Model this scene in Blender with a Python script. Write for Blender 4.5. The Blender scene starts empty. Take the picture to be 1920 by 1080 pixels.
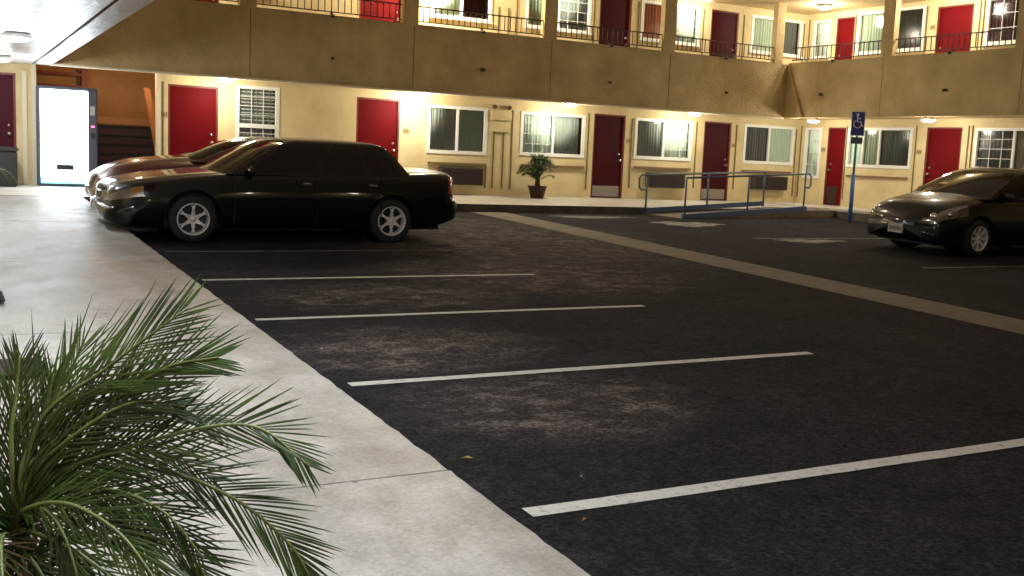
import bpy, bmesh, math, random
from mathutils import Vector, Matrix
random.seed(7)
C = bpy.context.scene.collection
scene = bpy.context.scene
rad = math.radians

# ------------------------------------------------------------------ camera
cam = bpy.data.cameras.new("camera")
cam.sensor_width = 36.0
cam.lens = 36.686
cam.clip_start = 0.05
cam.clip_end = 600
co = bpy.data.objects.new("camera", cam)
C.objects.link(co)
R_ = Vector((0.8789, -0.47506, 0.04308)); U_ = Vector((0.02139, 0.12946, 0.99135)); F_ = Vector((0.47653, 0.87038, -0.12395))
co.matrix_world = Matrix(((R_.x, U_.x, -F_.x, 0), (R_.y, U_.y, -F_.y, 0), (R_.z, U_.z, -F_.z, 1.019), (0, 0, 0, 1)))
scene.camera = co

# ------------------------------------------------------------------ world (night, faint warm city glow)
w = bpy.data.worlds.new("World"); scene.world = w
w.use_nodes = True
bg = w.node_tree.nodes["Background"]
nt_ = w.node_tree
tc_ = nt_.nodes.new('ShaderNodeTexCoord'); sx_ = nt_.nodes.new('ShaderNodeSeparateXYZ'); rp_ = nt_.nodes.new('ShaderNodeValToRGB')
nt_.links.new(tc_.outputs['Generated'], sx_.inputs[0]); nt_.links.new(sx_.outputs['Z'], rp_.inputs['Fac']); nt_.links.new(rp_.outputs['Color'], bg.inputs[0])
rp_.color_ramp.elements[0].position = 0.0; rp_.color_ramp.elements[0].color = (.12, .08, .05, 1)
rp_.color_ramp.elements[1].position = .7; rp_.color_ramp.elements[1].color = (1.0, .70, .45, 1)
bg.inputs[1].default_value = 0.18
scene.view_settings.view_transform = 'Standard'
scene.view_settings.look = 'None'
scene.view_settings.gamma = 1
scene.view_settings.use_curve_mapping = False
scene.view_settings.exposure = 0.38
scene.render.engine = 'CYCLES'
scene.render.resolution_x = 1024; scene.render.resolution_y = 576

LOWER_W, UPPER_W, COOL_W = 36, 90, 54       # lamp watts
WARM = (1.0, 0.91, 0.72); WARM2 = (1.0, 0.90, 0.70); COOL = (0.93, 0.96, 1.0)

# ------------------------------------------------------------------ materials
M = {}
def mat(name, col, rough=0.6, metal=0.0, emis=None, es=0.0, spec=0.5, coat=0.0):
    m = bpy.data.materials.new(name); m.use_nodes = True
    b = m.node_tree.nodes["Principled BSDF"]
    b.inputs["Base Color"].default_value = (*col, 1)
    b.inputs["Roughness"].default_value = rough
    b.inputs["Metallic"].default_value = metal
    b.inputs["Specular IOR Level"].default_value = spec
    b.inputs["Coat Weight"].default_value = coat
    b.inputs["Coat Roughness"].default_value = 0.04
    if emis:
        b.inputs["Emission Color"].default_value = (*emis, 1)
        b.inputs["Emission Strength"].default_value = es
    M[name] = m
    return m
def N(m, t, **kw):
    n = m.node_tree.nodes.new(t)
    for k, v in kw.items():
        if k in n.inputs: n.inputs[k].default_value = v
        else: setattr(n, k, v)
    return n
def L(m, a, b): m.node_tree.links.new(a, b)
def vary(m, c1, c2, scale=4.0, detail=6.0, lo=0.35, hi=0.65, bump=0.0, bscale=60.0, bdist=0.01, rr=None):
    """noise between two colours, plus a fine bump, in object coordinates"""
    b = m.node_tree.nodes["Principled BSDF"]
    tc = N(m, 'ShaderNodeNewGeometry')
    no = N(m, 'ShaderNodeTexNoise', Scale=scale, Detail=detail, Roughness=0.6)
    L(m, tc.outputs['Position'], no.inputs['Vector'])
    cr = N(m, 'ShaderNodeValToRGB')
    cr.color_ramp.elements[0].position = lo; cr.color_ramp.elements[0].color = (*c1, 1)
    cr.color_ramp.elements[1].position = hi; cr.color_ramp.elements[1].color = (*c2, 1)
    L(m, no.outputs['Fac'], cr.inputs['Fac']); L(m, cr.outputs['Color'], b.inputs['Base Color'])
    if rr:
        mr = N(m, 'ShaderNodeMapRange'); mr.inputs[3].default_value = rr[0]; mr.inputs[4].default_value = rr[1]
        L(m, no.outputs['Fac'], mr.inputs[0]); L(m, mr.outputs[0], b.inputs['Roughness'])
    if bump:
        n2 = N(m, 'ShaderNodeTexNoise', Scale=bscale, Detail=4.0, Roughness=0.65)
        L(m, tc.outputs['Position'], n2.inputs['Vector'])
        bp = N(m, 'ShaderNodeBump', Strength=bump, Distance=bdist)
        L(m, n2.outputs['Fac'], bp.inputs['Height']); L(m, bp.outputs['Normal'], b.inputs['Normal'])
    return cr, tc, b

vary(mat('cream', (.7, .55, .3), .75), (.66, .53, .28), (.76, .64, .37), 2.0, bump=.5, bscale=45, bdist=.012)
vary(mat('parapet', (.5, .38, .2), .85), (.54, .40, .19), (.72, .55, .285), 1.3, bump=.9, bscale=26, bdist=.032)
vary(mat('orange', (.5, .24, .07), .8), (.36, .215, .085), (.46, .28, .12), 2.0, bump=.5, bscale=45, bdist=.012)  # cream wall paint with the breezeway's warm light put into the colour
vary(mat('soffit', (.6, .48, .28), .7), (.55, .42, .22), (.64, .5, .28), 2.0, bump=.5, bscale=50, bdist=.01)
vary(mat('white_soffit', (.7, .7, .7), .3, spec=1.0), (.58, .58, .61), (.76, .76, .79), 3.0, bump=.9, bscale=9, bdist=.022)
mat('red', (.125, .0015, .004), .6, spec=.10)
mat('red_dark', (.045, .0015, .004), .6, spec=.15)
mat('door_frame', (.16, .02, .015), .5)
mat('white', (.82, .82, .78), .45)
mat('cap', (.74, .66, .48), .6)
mat('trim_dark', (.16, .12, .035), .7)
mat('seam', (.20, .14, .06), .9)
mat('iron', (.045, .022, .015), .5)
mat('spout', (.10, .05, .025), .7)
mat('steel', (.5, .5, .48), .3, 1.0)
mat('kick', (.32, .29, .26), .45, .7)
mat('plaque', (.42, .33, .14), .5, .3)
mat('plaque_mark', (.05, .03, .01), .6)
mat('ac', (.055, .04, .035), .6)
mat('ac_slat', (.03, .022, .02), .6)
mat('room', (.02, .018, .015), .9)
mat('blue', (.06, .17, .42), .5)
mat('blue_kerb', (.065, .11, .22), .6)
mat('rail_paint', (.075, .14, .20), .5)
mat('sign_blue', (.035, .045, .24), .4)
mat('sign_white', (.6, .58, .66), .4)
mat('teal', (.10, .32, .34), .4)
mat('black', (.012, .012, .012), .5)
mat('rubber', (.015, .015, .015), .75)
mat('paint_black', (.0025, .0025, .003), .4, 0.0, spec=.12, coat=.8)
mat('paint_maroon', (.06, .008, .012), .35, 0.2, spec=.3, coat=1.0)
mat('paint_grey', (.007, .0062, .007), .35, 0.1, spec=.2, coat=.7)
mat('lens_bright', (.30, .29, .28), .10, .85, spec=.9)
mat('car_glass', (.003, .003, .004), .04, 0.0, spec=.45)
mat('lens', (.22, .20, .17), .12, 0.5, spec=.9)
mat('amber', (.32, .16, .05), .2)
mat('red_lens', (.33, .012, .012), .15, coat=1.0)
mat('alloy', (.75, .74, .77), .4, .25)
mat('chrome', (.7, .7, .7), .12, 1.0)
mat('plate', (.45, .43, .42), .5)
mat('plate_mark', (.08, .07, .12), .5)
mat('pot', (.045, .014, .010), .6)
mat('soil', (.03, .018, .01), .95)
vary(mat('trunk', (.09, .05, .03), .9), (.05, .025, .015), (.14, .09, .05), 30, bump=.8, bscale=60, bdist=.01)
mat('wood', (.36, .17, .06), .7)
mat('rack', (.018, .010, .022), .8)
mat('ledge', (.20, .11, .05), .7)
mat('mat_rubber', (.022, .014, .02), .95)
mat('vend_body', (.05, .06, .09), .4)
mat('vend_panel', (.10, .10, .13), .35, .3)
mat('vend_lit', (.9, .9, .9), .4, emis=(.80, .92, 1.0), es=8)
mat('vend_low', (.3, .8, .85), .4, emis=(.25, .85, .95), es=2)
mat('vend_slot', (.02, .03, .03), .4)
mat('led', (.9, .1, .2), .4, emis=(1, .05, .2), es=9)
mat('lamp_warm', (.9, .9, .85), .4, emis=(1, .97, .90), es=30)
mat('lamp_cool', (.9, .9, .9), .4, emis=(.95, .98, 1.0), es=22)
mat('leaf_litter', (.42, .32, .10), .7)
mat('bin', (.03, .028, .027), .55)
mat('maroon_dark', (.06, .006, .014), .6, spec=.15)

# palm leaves, a little translucency
def leafmat(name, c1, c2):
    m = mat(name, c1, .42)
    b = m.node_tree.nodes["Principled BSDF"]
    g = N(m, 'ShaderNodeNewGeometry'); no = N(m, 'ShaderNodeTexNoise', Scale=9.0, Detail=3.0)
    L(m, g.outputs['Position'], no.inputs['Vector'])
    cr = N(m, 'ShaderNodeValToRGB')
    cr.color_ramp.elements[0].position = .35; cr.color_ramp.elements[0].color = (*c1, 1)
    cr.color_ramp.elements[1].position = .7; cr.color_ramp.elements[1].color = (*c2, 1)
    L(m, no.outputs['Fac'], cr.inputs['Fac']); L(m, cr.outputs['Color'], b.inputs['Base Color'])
    tr = N(m, 'ShaderNodeBsdfTranslucent'); L(m, cr.outputs['Color'], tr.inputs['Color'])
    mx = N(m, 'ShaderNodeMixShader', Fac=.25)
    o = m.node_tree.nodes['Material Output']
    L(m, b.outputs[0], mx.inputs[1]); L(m, tr.outputs[0], mx.inputs[2]); L(m, mx.outputs[0], o.inputs['Surface'])
leafmat('leaf', (.013, .030, .005), (.048, .090, .014))
leafmat('leaf_dry', (.035, .022, .010), (.07, .048, .018))
mat('rachis', (.10, .13, .035), .5)

# window glass: transparent with a mirror-like share
def glassmat():
    m = bpy.data.materials.new('glass'); m.use_nodes = True; nt = m.node_tree; nt.nodes.clear()
    o = nt.nodes.new('ShaderNodeOutputMaterial'); t = nt.nodes.new('ShaderNodeBsdfTransparent'); g = nt.nodes.new('ShaderNodeBsdfGlossy')
    t.inputs[0].default_value = (.9, .93, .9, 1); g.inputs['Roughness'].default_value = .12
    f = nt.nodes.new('ShaderNodeFresnel'); f.inputs[0].default_value = 1.38
    mx = nt.nodes.new('ShaderNodeMixShader')
    nt.links.new(f.outputs[0], mx.inputs[0]); nt.links.new(t.outputs[0], mx.inputs[1]); nt.links.new(g.outputs[0], mx.inputs[2]); nt.links.new(mx.outputs[0], o.inputs[0])
    M['glass'] = m
glassmat()
for nm, c in (('curt_pale', (.86, .95, .88)), ('curt_green', (.54, .61, .51)), ('curt_grey', (.46, .50, .47)), ('curt_dark', (.13, .135, .12)), ('curt_blind', (.16, .17, .15)), ('curt_maroon', (.10, .022, .03)), ('curt_rust', (.42, .13, .06)), ('curt_tan', (.34, .30, .17))):
    mat(nm, c, .8)

# asphalt with dusty patches and lamp light painted into the far lot
def asphalt():
    m = mat('asphalt', (.03, .03, .03), .9, spec=.12)
    nt = m.node_tree; b = nt.nodes["Principled BSDF"]
    g = N(m, 'ShaderNodeNewGeometry')
    def noise(s, d, r=.6):
        n = N(m, 'ShaderNodeTexNoise', Scale=s, Detail=d, Roughness=r); L(m, g.outputs['Position'], n.inputs['Vector']); return n.outputs['Fac']
    def ramp(src, p0, p1, c0=(0, 0, 0), c1=(1, 1, 1)):
        r = N(m, 'ShaderNodeValToRGB'); e = r.color_ramp.elements
        e[0].position = p0; e[0].color = (*c0, 1); e[1].position = p1; e[1].color = (*c1, 1)
        L(m, src, r.inputs['Fac']); return r.outputs['Color']
    base = ramp(noise(1.1, 7), .35, .68, (.0085, .0072, .0095), (.0145, .0125, .0152))
    sp = ramp(noise(120, 3, .7), .45, .75)
    dirt = ramp(noise(.75, 9, .72), .47, .66)
    streak = N(m, 'ShaderNodeTexNoise', Scale=2.9, Detail=13.0, Roughness=.8)
    mp = N(m, 'ShaderNodeMapping'); mp.inputs['Scale'].default_value = (.9, 1.5, 1); mp.inputs['Rotation'].default_value = (0, 0, .5)
    L(m, g.outputs['Position'], mp.inputs['Vector']); L(m, mp.outputs[0], streak.inputs['Vector'])
    st = ramp(streak.outputs['Fac'], .44, .68)
    # near blobs: dust in the stalls; far blobs: dust with lamp light painted in
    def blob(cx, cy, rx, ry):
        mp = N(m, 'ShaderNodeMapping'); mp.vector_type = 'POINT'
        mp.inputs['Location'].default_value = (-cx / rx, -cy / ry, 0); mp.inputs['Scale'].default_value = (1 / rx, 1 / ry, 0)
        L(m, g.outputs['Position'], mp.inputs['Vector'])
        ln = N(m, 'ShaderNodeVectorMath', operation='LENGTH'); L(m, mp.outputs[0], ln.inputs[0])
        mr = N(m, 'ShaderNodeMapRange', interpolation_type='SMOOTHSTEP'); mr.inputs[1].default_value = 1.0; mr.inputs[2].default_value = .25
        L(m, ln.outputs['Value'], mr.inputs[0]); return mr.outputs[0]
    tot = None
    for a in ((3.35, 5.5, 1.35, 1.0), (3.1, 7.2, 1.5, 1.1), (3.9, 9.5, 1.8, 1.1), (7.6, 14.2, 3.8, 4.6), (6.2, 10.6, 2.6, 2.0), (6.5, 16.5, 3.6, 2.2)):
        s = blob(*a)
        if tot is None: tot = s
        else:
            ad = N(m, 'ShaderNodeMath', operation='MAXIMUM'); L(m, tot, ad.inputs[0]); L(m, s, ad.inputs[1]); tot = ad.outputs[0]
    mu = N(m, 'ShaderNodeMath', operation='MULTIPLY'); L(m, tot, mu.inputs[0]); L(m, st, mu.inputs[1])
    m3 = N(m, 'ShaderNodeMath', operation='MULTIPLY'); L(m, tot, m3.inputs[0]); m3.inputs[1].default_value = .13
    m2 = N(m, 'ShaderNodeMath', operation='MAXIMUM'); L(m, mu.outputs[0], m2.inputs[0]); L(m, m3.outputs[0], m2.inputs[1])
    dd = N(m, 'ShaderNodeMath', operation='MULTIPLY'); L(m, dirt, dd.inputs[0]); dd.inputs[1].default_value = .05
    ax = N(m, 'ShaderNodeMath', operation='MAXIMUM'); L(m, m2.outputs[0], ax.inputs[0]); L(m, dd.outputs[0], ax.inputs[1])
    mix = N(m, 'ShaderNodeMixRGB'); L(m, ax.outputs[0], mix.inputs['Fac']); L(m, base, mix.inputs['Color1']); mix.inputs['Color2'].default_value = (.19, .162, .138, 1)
    mix2 = N(m, 'ShaderNodeMixRGB', blend_type='ADD'); mix2.inputs['Fac'].default_value = .010; L(m, mix.outputs[0], mix2.inputs['Color1']); L(m, sp, mix2.inputs['Color2'])
    # stone grain at three sizes
    cur = mix2.outputs[0]
    for sc, c0, c1 in ((9, .72, 1.35), (38, .45, 1.75), (150, .35, 1.9)):
        gr = ramp(noise(sc, 2, .5), .34, .66, (c0, c0, c0), (c1, c1, c1 * 1.02))
        mg = N(m, 'ShaderNodeMixRGB', blend_type='MULTIPLY'); mg.inputs['Fac'].default_value = 1; L(m, cur, mg.inputs['Color1']); L(m, gr, mg.inputs['Color2']); cur = mg.outputs[0]
    L(m, cur, b.inputs['Base Color'])
    bp = N(m, 'ShaderNodeBump', Strength=1.0, Distance=.014); L(m, noise(70, 6, .8), bp.inputs['Height']); L(m, bp.outputs[0], b.inputs['Normal'])
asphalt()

def worn_paint(name, col, lo, hi, scale=7):
    m = mat(name, col, .7); b = m.node_tree.nodes["Principled BSDF"]
    g = N(m, 'ShaderNodeNewGeometry'); no = N(m, 'ShaderNodeTexNoise', Scale=scale, Detail=9.0, Roughness=.75)
    L(m, g.outputs['Position'], no.inputs['Vector'])
    cr = N(m, 'ShaderNodeValToRGB'); e = cr.color_ramp.elements
    e[0].position = lo; e[0].color = (.03, .027, .027, 1); e[1].position = hi; e[1].color = (*col, 1)
    L(m, no.outputs['Fac'], cr.inputs['Fac']); L(m, cr.outputs['Color'], b.inputs['Base Color'])
worn_paint('line', (.60, .60, .57), .30, .46, 22)
worn_paint('line_old', (.22, .215, .20), .40, .70, 8)
worn_paint('symbol', (.34, .34, .36), .42, .66, 6)
vary(mat('gutter', (.28, .22, .16), .8), (.105, .08, .05), (.17, .13, .085), 5, bump=.4, bscale=70, bdist=.006)

def concrete():
    m = mat('concrete', (.5, .48, .44), .4)
    cr, g, b = vary(m, (.31, .305, .28), (.60, .59, .565), 2.6, 12, .30, .66, bump=.25, bscale=70, bdist=.004, rr=(.32, .66))
    # fine speckle multiplied in
    n = N(m, 'ShaderNodeTexNoise', Scale=45.0, Detail=5.0, Roughness=.7); L(m, g.outputs['Position'], n.inputs['Vector'])
    r = N(m, 'ShaderNodeValToRGB'); e = r.color_ramp.elements; e[0].position = .3; e[0].color = (.60, .58, .54, 1); e[1].position = .62; e[1].color = (1, 1, 1, 1)
    L(m, n.outputs['Fac'], r.inputs['Fac'])
    mx = N(m, 'ShaderNodeMixRGB', blend_type='MULTIPLY'); mx.inputs['Fac'].default_value = .8
    L(m, cr.outputs['Color'], mx.inputs['Color1']); L(m, r.outputs['Color'], mx.inputs['Color2']); L(m, mx.outputs[0], b.inputs['Base Color'])
concrete()
def stain(name, amount=.22, sc=(2.6, 2.6, .22), lo=.42, hi=.62):
    m = M[name]; b = m.node_tree.nodes["Principled BSDF"]; src = b.inputs['Base Color'].links[0].from_socket
    g = N(m, 'ShaderNodeNewGeometry'); mp = N(m, 'ShaderNodeMapping'); mp.inputs['Scale'].default_value = sc
    L(m, g.outputs['Position'], mp.inputs['Vector'])
    n = N(m, 'ShaderNodeTexNoise', Scale=1.6, Detail=7.0, Roughness=.65); L(m, mp.outputs[0], n.inputs['Vector'])
    r = N(m, 'ShaderNodeValToRGB'); e = r.color_ramp.elements; e[0].position = lo; e[0].color = (1 - amount, 1 - amount * 1.1, 1 - amount * 1.2, 1); e[1].position = hi; e[1].color = (1, 1, 1, 1)
    L(m, n.outputs['Fac'], r.inputs['Fac'])
    mx = N(m, 'ShaderNodeMixRGB', blend_type='MULTIPLY'); mx.inputs['Fac'].default_value = 1
    L(m, src, mx.inputs['Color1']); L(m, r.outputs['Color'], mx.inputs['Color2']); L(m, mx.outputs[0], b.inputs['Base Color'])
stain('parapet', .16, (.9, .9, .45), .38, .66); stain('cream', .08, (1, 1, .6), .38, .66); stain('concrete', .22, (1, .5, 1), .40, .56)
def spots(name):
    m = M[name]; b = m.node_tree.nodes["Principled BSDF"]; src = b.inputs['Base Color'].links[0].from_socket
    g = N(m, 'ShaderNodeNewGeometry'); v = N(m, 'ShaderNodeTexVoronoi', Scale=2.1); L(m, g.outputs['Position'], v.inputs['Vector'])
    r = N(m, 'ShaderNodeValToRGB'); e = r.color_ramp.elements; e[0].position = .028; e[0].color = (.35, .34, .32, 1); e[1].position = .045; e[1].color = (1, 1, 1, 1)
    L(m, v.outputs['Distance'], r.inputs['Fac'])
    mx = N(m, 'ShaderNodeMixRGB', blend_type='MULTIPLY'); mx.inputs['Fac'].default_value = 1
    L(m, src, mx.inputs['Color1']); L(m, r.outputs['Color'], mx.inputs['Color2']); L(m, mx.outputs[0], b.inputs['Base Color'])
spots('concrete')
vary(mat('walk_far', (.55, .53, .48), .5), (.50, .47, .41), (.64, .61, .54), 3, bump=.3, bscale=60, bdist=.004)
vary(mat('kerb', (.10, .09, .08), .8), (.05, .045, .04), (.13, .115, .095), 3)
mat('joint', (.05, .045, .04), .95)

# ------------------------------------------------------------------ mesh helpers
class MB:
    def __init__(s): s.v = []; s.f = []; s.sm = []
    def add(s, vs, fs, smooth=False):
        o = len(s.v); s.v += [tuple(v) for v in vs]; s.f += [tuple(i + o for i in f) for f in fs]; s.sm += [smooth] * len(fs); return s
    def box(s, x0, x1, y0, y1, z0, z1):
        vs = [(x, y, z) for z in (z0, z1) for y in (y0, y1) for x in (x0, x1)]
        return s.add(vs, [(0, 2, 3, 1), (4, 5, 7, 6), (0, 1, 5, 4), (2, 6, 7, 3), (0, 4, 6, 2), (1, 3, 7, 5)])
    def quad(s, a, b, c, d): return s.add([a, b, c, d], [(0, 1, 2, 3)])
    def tube(s, pts, r, n=8, closed=False, caps=True):
        pts = [Vector(p) for p in pts]; rs = r if isinstance(r, (list, tuple)) else [r] * len(pts)
        vs = []; fs = []; up = None
        for i, p in enumerate(pts):
            a = pts[max(i - 1, 0)]; b = pts[min(i + 1, len(pts) - 1)]
            t = (b - a).normalized()
            if up is None:
                up = Vector((0, 0, 1)) if abs(t.z) < .9 else Vector((1, 0, 0))
            x = up.cross(t).normalized(); y = t.cross(x).normalized(); up = y
            for k in range(n):
                q = 2 * math.pi * k / n
                vs.append(p + (x * math.cos(q) + y * math.sin(q)) * rs[i])
        for i in range(len(pts) - 1):
            for k in range(n):
                fs.append((i * n + k, i * n + (k + 1) % n, (i + 1) * n + (k + 1) % n, (i + 1) * n + k))
        if caps:
            fs.append(tuple(range(n - 1, -1, -1))); fs.append(tuple((len(pts) - 1) * n + k for k in range(n)))
        return s.add(vs, fs, True)
    def lathe(s, prof, cx=0, cy=0, cz=0, n=24, axis='z', capb=False, capt=False):
        vs = []; fs = []
        for r, h in prof:
            for k in range(n):
                q = 2 * math.pi * k / n; a, b = r * math.cos(q), r * math.sin(q)
                vs.append((cx + a, cy + b, cz + h) if axis == 'z' else (cx + a, cy + h, cz + b))
        for i in range(len(prof) - 1):
            for k in range(n):
                fs.append((i * n + k, i * n + (k + 1) % n, (i + 1) * n + (k + 1) % n, (i + 1) * n + k))
        if capb: fs.append(tuple(range(n)))
        if capt: fs.append(tuple((len(prof) - 1) * n + k for k in range(n)))
        return s.add(vs, fs, True)
    def prism(s, poly, axis, a, b):
        """poly: 2D points; extruded along axis from a to b"""
        n = len(poly)
        def P(p, h):
            return {'y': (p[0], h, p[1]), 'x': (h, p[0], p[1]), 'z': (p[0], p[1], h)}[axis]
        vs = [P(p, a) for p in poly] + [P(p, b) for p in poly]
        fs = [tuple(range(n)), tuple(range(2 * n - 1, n - 1, -1))] + [(i, (i + 1) % n, n + (i + 1) % n, n + i) for i in range(n)]
        return s.add(vs, fs)
    def build(s, name, m, parent=None, loc=None, rz=0, bevel=0, fix=True):
        me = bpy.data.meshes.new(name); me.from_pydata(s.v, [], s.f)
        me.polygons.foreach_set('use_smooth', s.sm)
        if fix:
            bm = bmesh.new(); bm.from_mesh(me); bmesh.ops.recalc_face_normals(bm, faces=bm.faces)
            if bevel: bmesh.ops.bevel(bm, geom=[e for e in bm.edges if len(e.link_faces) == 2 and e.calc_face_angle(0) > .6], offset=bevel, segments=2, affect='EDGES', clamp_overlap=True)
            bm.to_mesh(me); bm.free()
        me.materials.append(M[m] if isinstance(m, str) else m)
        o = bpy.data.objects.new(name, me); C.objects.link(o)
        if parent: o.parent = parent
        if loc is not None: o.location = loc
        o.rotation_euler.z = rz
        return o
def thing(name, label, cat, loc=(0, 0, 0), rz=0, group=None):
    o = bpy.data.objects.new(name, None); C.objects.link(o); o.location = loc; o.rotation_euler = (0, 0, rz)
    return tag(o, label, cat, group)
def tag(o, label, cat, group=None):
    o['label'] = label; o['category'] = cat
    if group: o['group'] = group
    return o
def struct(o): o['kind'] = 'structure'; return o
def copy_tree(o, parent=None):
    c = o.copy(); C.objects.link(c)
    if parent: c.parent = parent
    for ch in [x for x in C.objects if x.parent == o]: copy_tree(ch, c)
    return c
def herm(pts, x):
    """monotone-ish cubic through (x, y) points"""
    if x <= pts[0][0]: return pts[0][1]
    if x >= pts[-1][0]: return pts[-1][1]
    n = len(pts)
    for i in range(n - 1):
        if x <= pts[i + 1][0]: break
    def slope(j):
        if j == 0 or j == n - 1: 
            a, b = (0, 1) if j == 0 else (n - 2, n - 1)
            return (pts[b][1] - pts[a][1]) / (pts[b][0] - pts[a][0])
        d0 = (pts[j][1] - pts[j - 1][1]) / (pts[j][0] - pts[j - 1][0]); d1 = (pts[j + 1][1] - pts[j][1]) / (pts[j + 1][0] - pts[j][0])
        return 0 if d0 * d1 <= 0 else 2 * d0 * d1 / (d0 + d1)
    h = pts[i + 1][0] - pts[i][0]; t = (x - pts[i][0]) / h
    m0, m1 = slope(i) * h, slope(i + 1) * h
    return (2 * t**3 - 3 * t * t + 1) * pts[i][1] + (t**3 - 2 * t * t + t) * m0 + (-2 * t**3 + 3 * t * t) * pts[i + 1][1] + (t**3 - t * t) * m1

# ------------------------------------------------------------------ ground
SY = 0.0311
def lotz(y): return -0.674 + SY * min(y, 18.75)
g = MB()
ys = [-150, 18.75, 250]
for i in range(2):
    g.quad((-200, ys[i], lotz(ys[i])), (260, ys[i], lotz(ys[i])), (260, ys[i + 1], lotz(ys[i + 1])), (-200, ys[i + 1], lotz(ys[i + 1])))
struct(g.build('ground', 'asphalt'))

def sheet(name, m, poly, dz=.004):
    """flat painted sheet on the sloping lot"""
    return struct(MB().add([(x, y, lotz(y) + dz) for x, y in poly], [tuple(range(len(poly)))]).build(name, m))
for (x0, x1, y, hw, mm) in ((2.27, 6.12, 10.65, .042, 'line'), (2.25, 6.18, 8.51, .042, 'line'), (2.27, 6.27, 6.27, .045, 'line'), (2.26, 6.4, 3.89, .055, 'line'),
                            (2.3, 6.1, 12.85, .04, 'line_old'), (2.3, 6.1, 15.2, .04, 'line_old'), (12.7, 17.0, 10.6, .04, 'line_old'), (12.7, 17.0, 14.3, .04, 'line_old')):
    poly = [(x0, y - hw)]
    n = 30
    for k in range(n + 1): poly.append((x0 + (x1 - x0) * k / n, y - hw + random.uniform(-.003, .003)))
    for k in range(n + 1): poly.append((x1 - (x1 - x0) * k / n, y + hw + random.uniform(-.003, .003)))
    sheet('parking_line', mm, poly[1:])
sheet('concrete_gutter', 'gutter', [(9.18, 0), (10.02, 0), (9.98, 18.7), (9.20, 18.7)], .005)
def blotch(cx, cy, rx, ry, m, n=40):
    pts = []
    for k in range(n):
        q = 2 * math.pi * k / n; r = 1 + .18 * math.sin(3 * q + 1) + .12 * math.sin(7 * q + 2) + random.uniform(-.06, .06)
        pts.append((cx + rx * r * math.cos(q), cy + ry * r * math.sin(q)))
    sheet('pavement_marking', m, pts, .005)
blotch(13.1, 16.7, .75, .45, 'symbol')
blotch(13.7, 13.9, .7, .25, 'line_old')
blotch(11.6, 17.9, .9, .25, 'line_old')

# left sidewalk: concrete slabs with open joints
def lwz(y): return -0.573 + .0338 * y
sl = MB()
joints = [-6, -2.8, .7, 4.24, 7.7, 11.2, 14.9, 18.74]
for a, b in zip(joints, joints[1:]):
    y0, y1 = a + .007, b - .007
    n = 44; xl = -1.2
    edge = [2.03 + .003 * math.sin(k * 1.3 + a) + random.uniform(-.004, .004) for k in range(n + 1)]
    if b > 18: edge[-1] = 2.03
    for k in range(n):
        ya = y0 + (y1 - y0) * k / n; yb = y0 + (y1 - y0) * (k + 1) / n
        A = (xl, ya, lwz(ya)); B = (edge[k], ya, lwz(ya)); D = (xl, yb, lwz(yb)); E = (edge[k + 1], yb, lwz(yb))
        sl.quad(A, B, E, D)
        sl.quad((edge[k], ya, lwz(ya)), (edge[k] - .008, ya, lotz(ya) - .05), (edge[k + 1] - .008, yb, lotz(yb) - .05), (edge[k + 1], yb, lwz(yb)))
    for y, s in ((y0, 1), (y1, -1)):
        sl.quad((xl, y, lwz(y)), (2.03, y, lwz(y)), (2.03, y, lwz(y) - .15), (xl, y, lwz(y) - .15))
struct(sl.build('sidewalk', 'concrete', fix=False))
struct(MB().add([(-1.2, -6, lwz(-6) - .03), (2.0, -6, lwz(-6) - .03), (2.0, 18.7, lwz(18.7) - .03), (-1.2, 18.7, lwz(18.7) - .03)], [(0, 1, 2, 3)]).build('sidewalk_joint', 'joint'))
# back and right sidewalks (L shaped) + kerb faces
YK, XK = 18.75, 19.05
YW, YP = 21.48, 20.40
RA = rad(3.66)
P0 = Vector((20.4, 21.48, 0)); DIR = Vector((math.sin(RA), -math.cos(RA), 0)); NIN = Vector((math.cos(RA), math.sin(RA), 0)); RZ = -math.pi / 2 + RA
Q0 = Vector((18.85, 20.40, 0))
bw = MB()
bw.quad((-1.2, YK, .064), (XK, YK, .064), (XK, YW + .1, .13), (-1.2, YW + .1, .13))
bw.quad((-1.2, YW + .1, .13), (XK, YW + .1, .13), (XK, 25, .13), (-1.2, 25, .13))
bw.add([(XK, YK, .064), (XK, 0, .064), (22.5, 0, .13), (22.5, YW + .1, .13), (XK, YW + .1, .13)], [(0, 1, 2, 3, 4)])
struct(bw.build('back_sidewalk', 'walk_far', fix=False))
kb = MB()
kb.quad((2.03, YK - .002, .062), (XK, YK - .002, .062), (XK, YK - .002, -.2), (2.03, YK - .002, -.2))
kb.quad((XK - .002, YK, .062), (XK - .002, 0, .062), (XK - .002, 0, -.8), (XK - .002, YK, -.2))
struct(kb.build('kerb', 'kerb', fix=False))

# ------------------------------------------------------------------ motel building
motel = thing('motel_building', 'two storey cream stucco motel wrapping round the parking lot with red doors', 'building', (0, 0, 0))
ZS, ZS2, ZU, ZP = 2.36, 5.14, 2.93, 3.65   # lower soffit, upper soffit, upper floor, parapet top
def W0(s, d, z): return Vector((s, YW - d, z))
def part(mb, name, m, loc, rz, parent=motel, **k): return mb.build(name, m, parent, loc, rz, **k)

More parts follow.
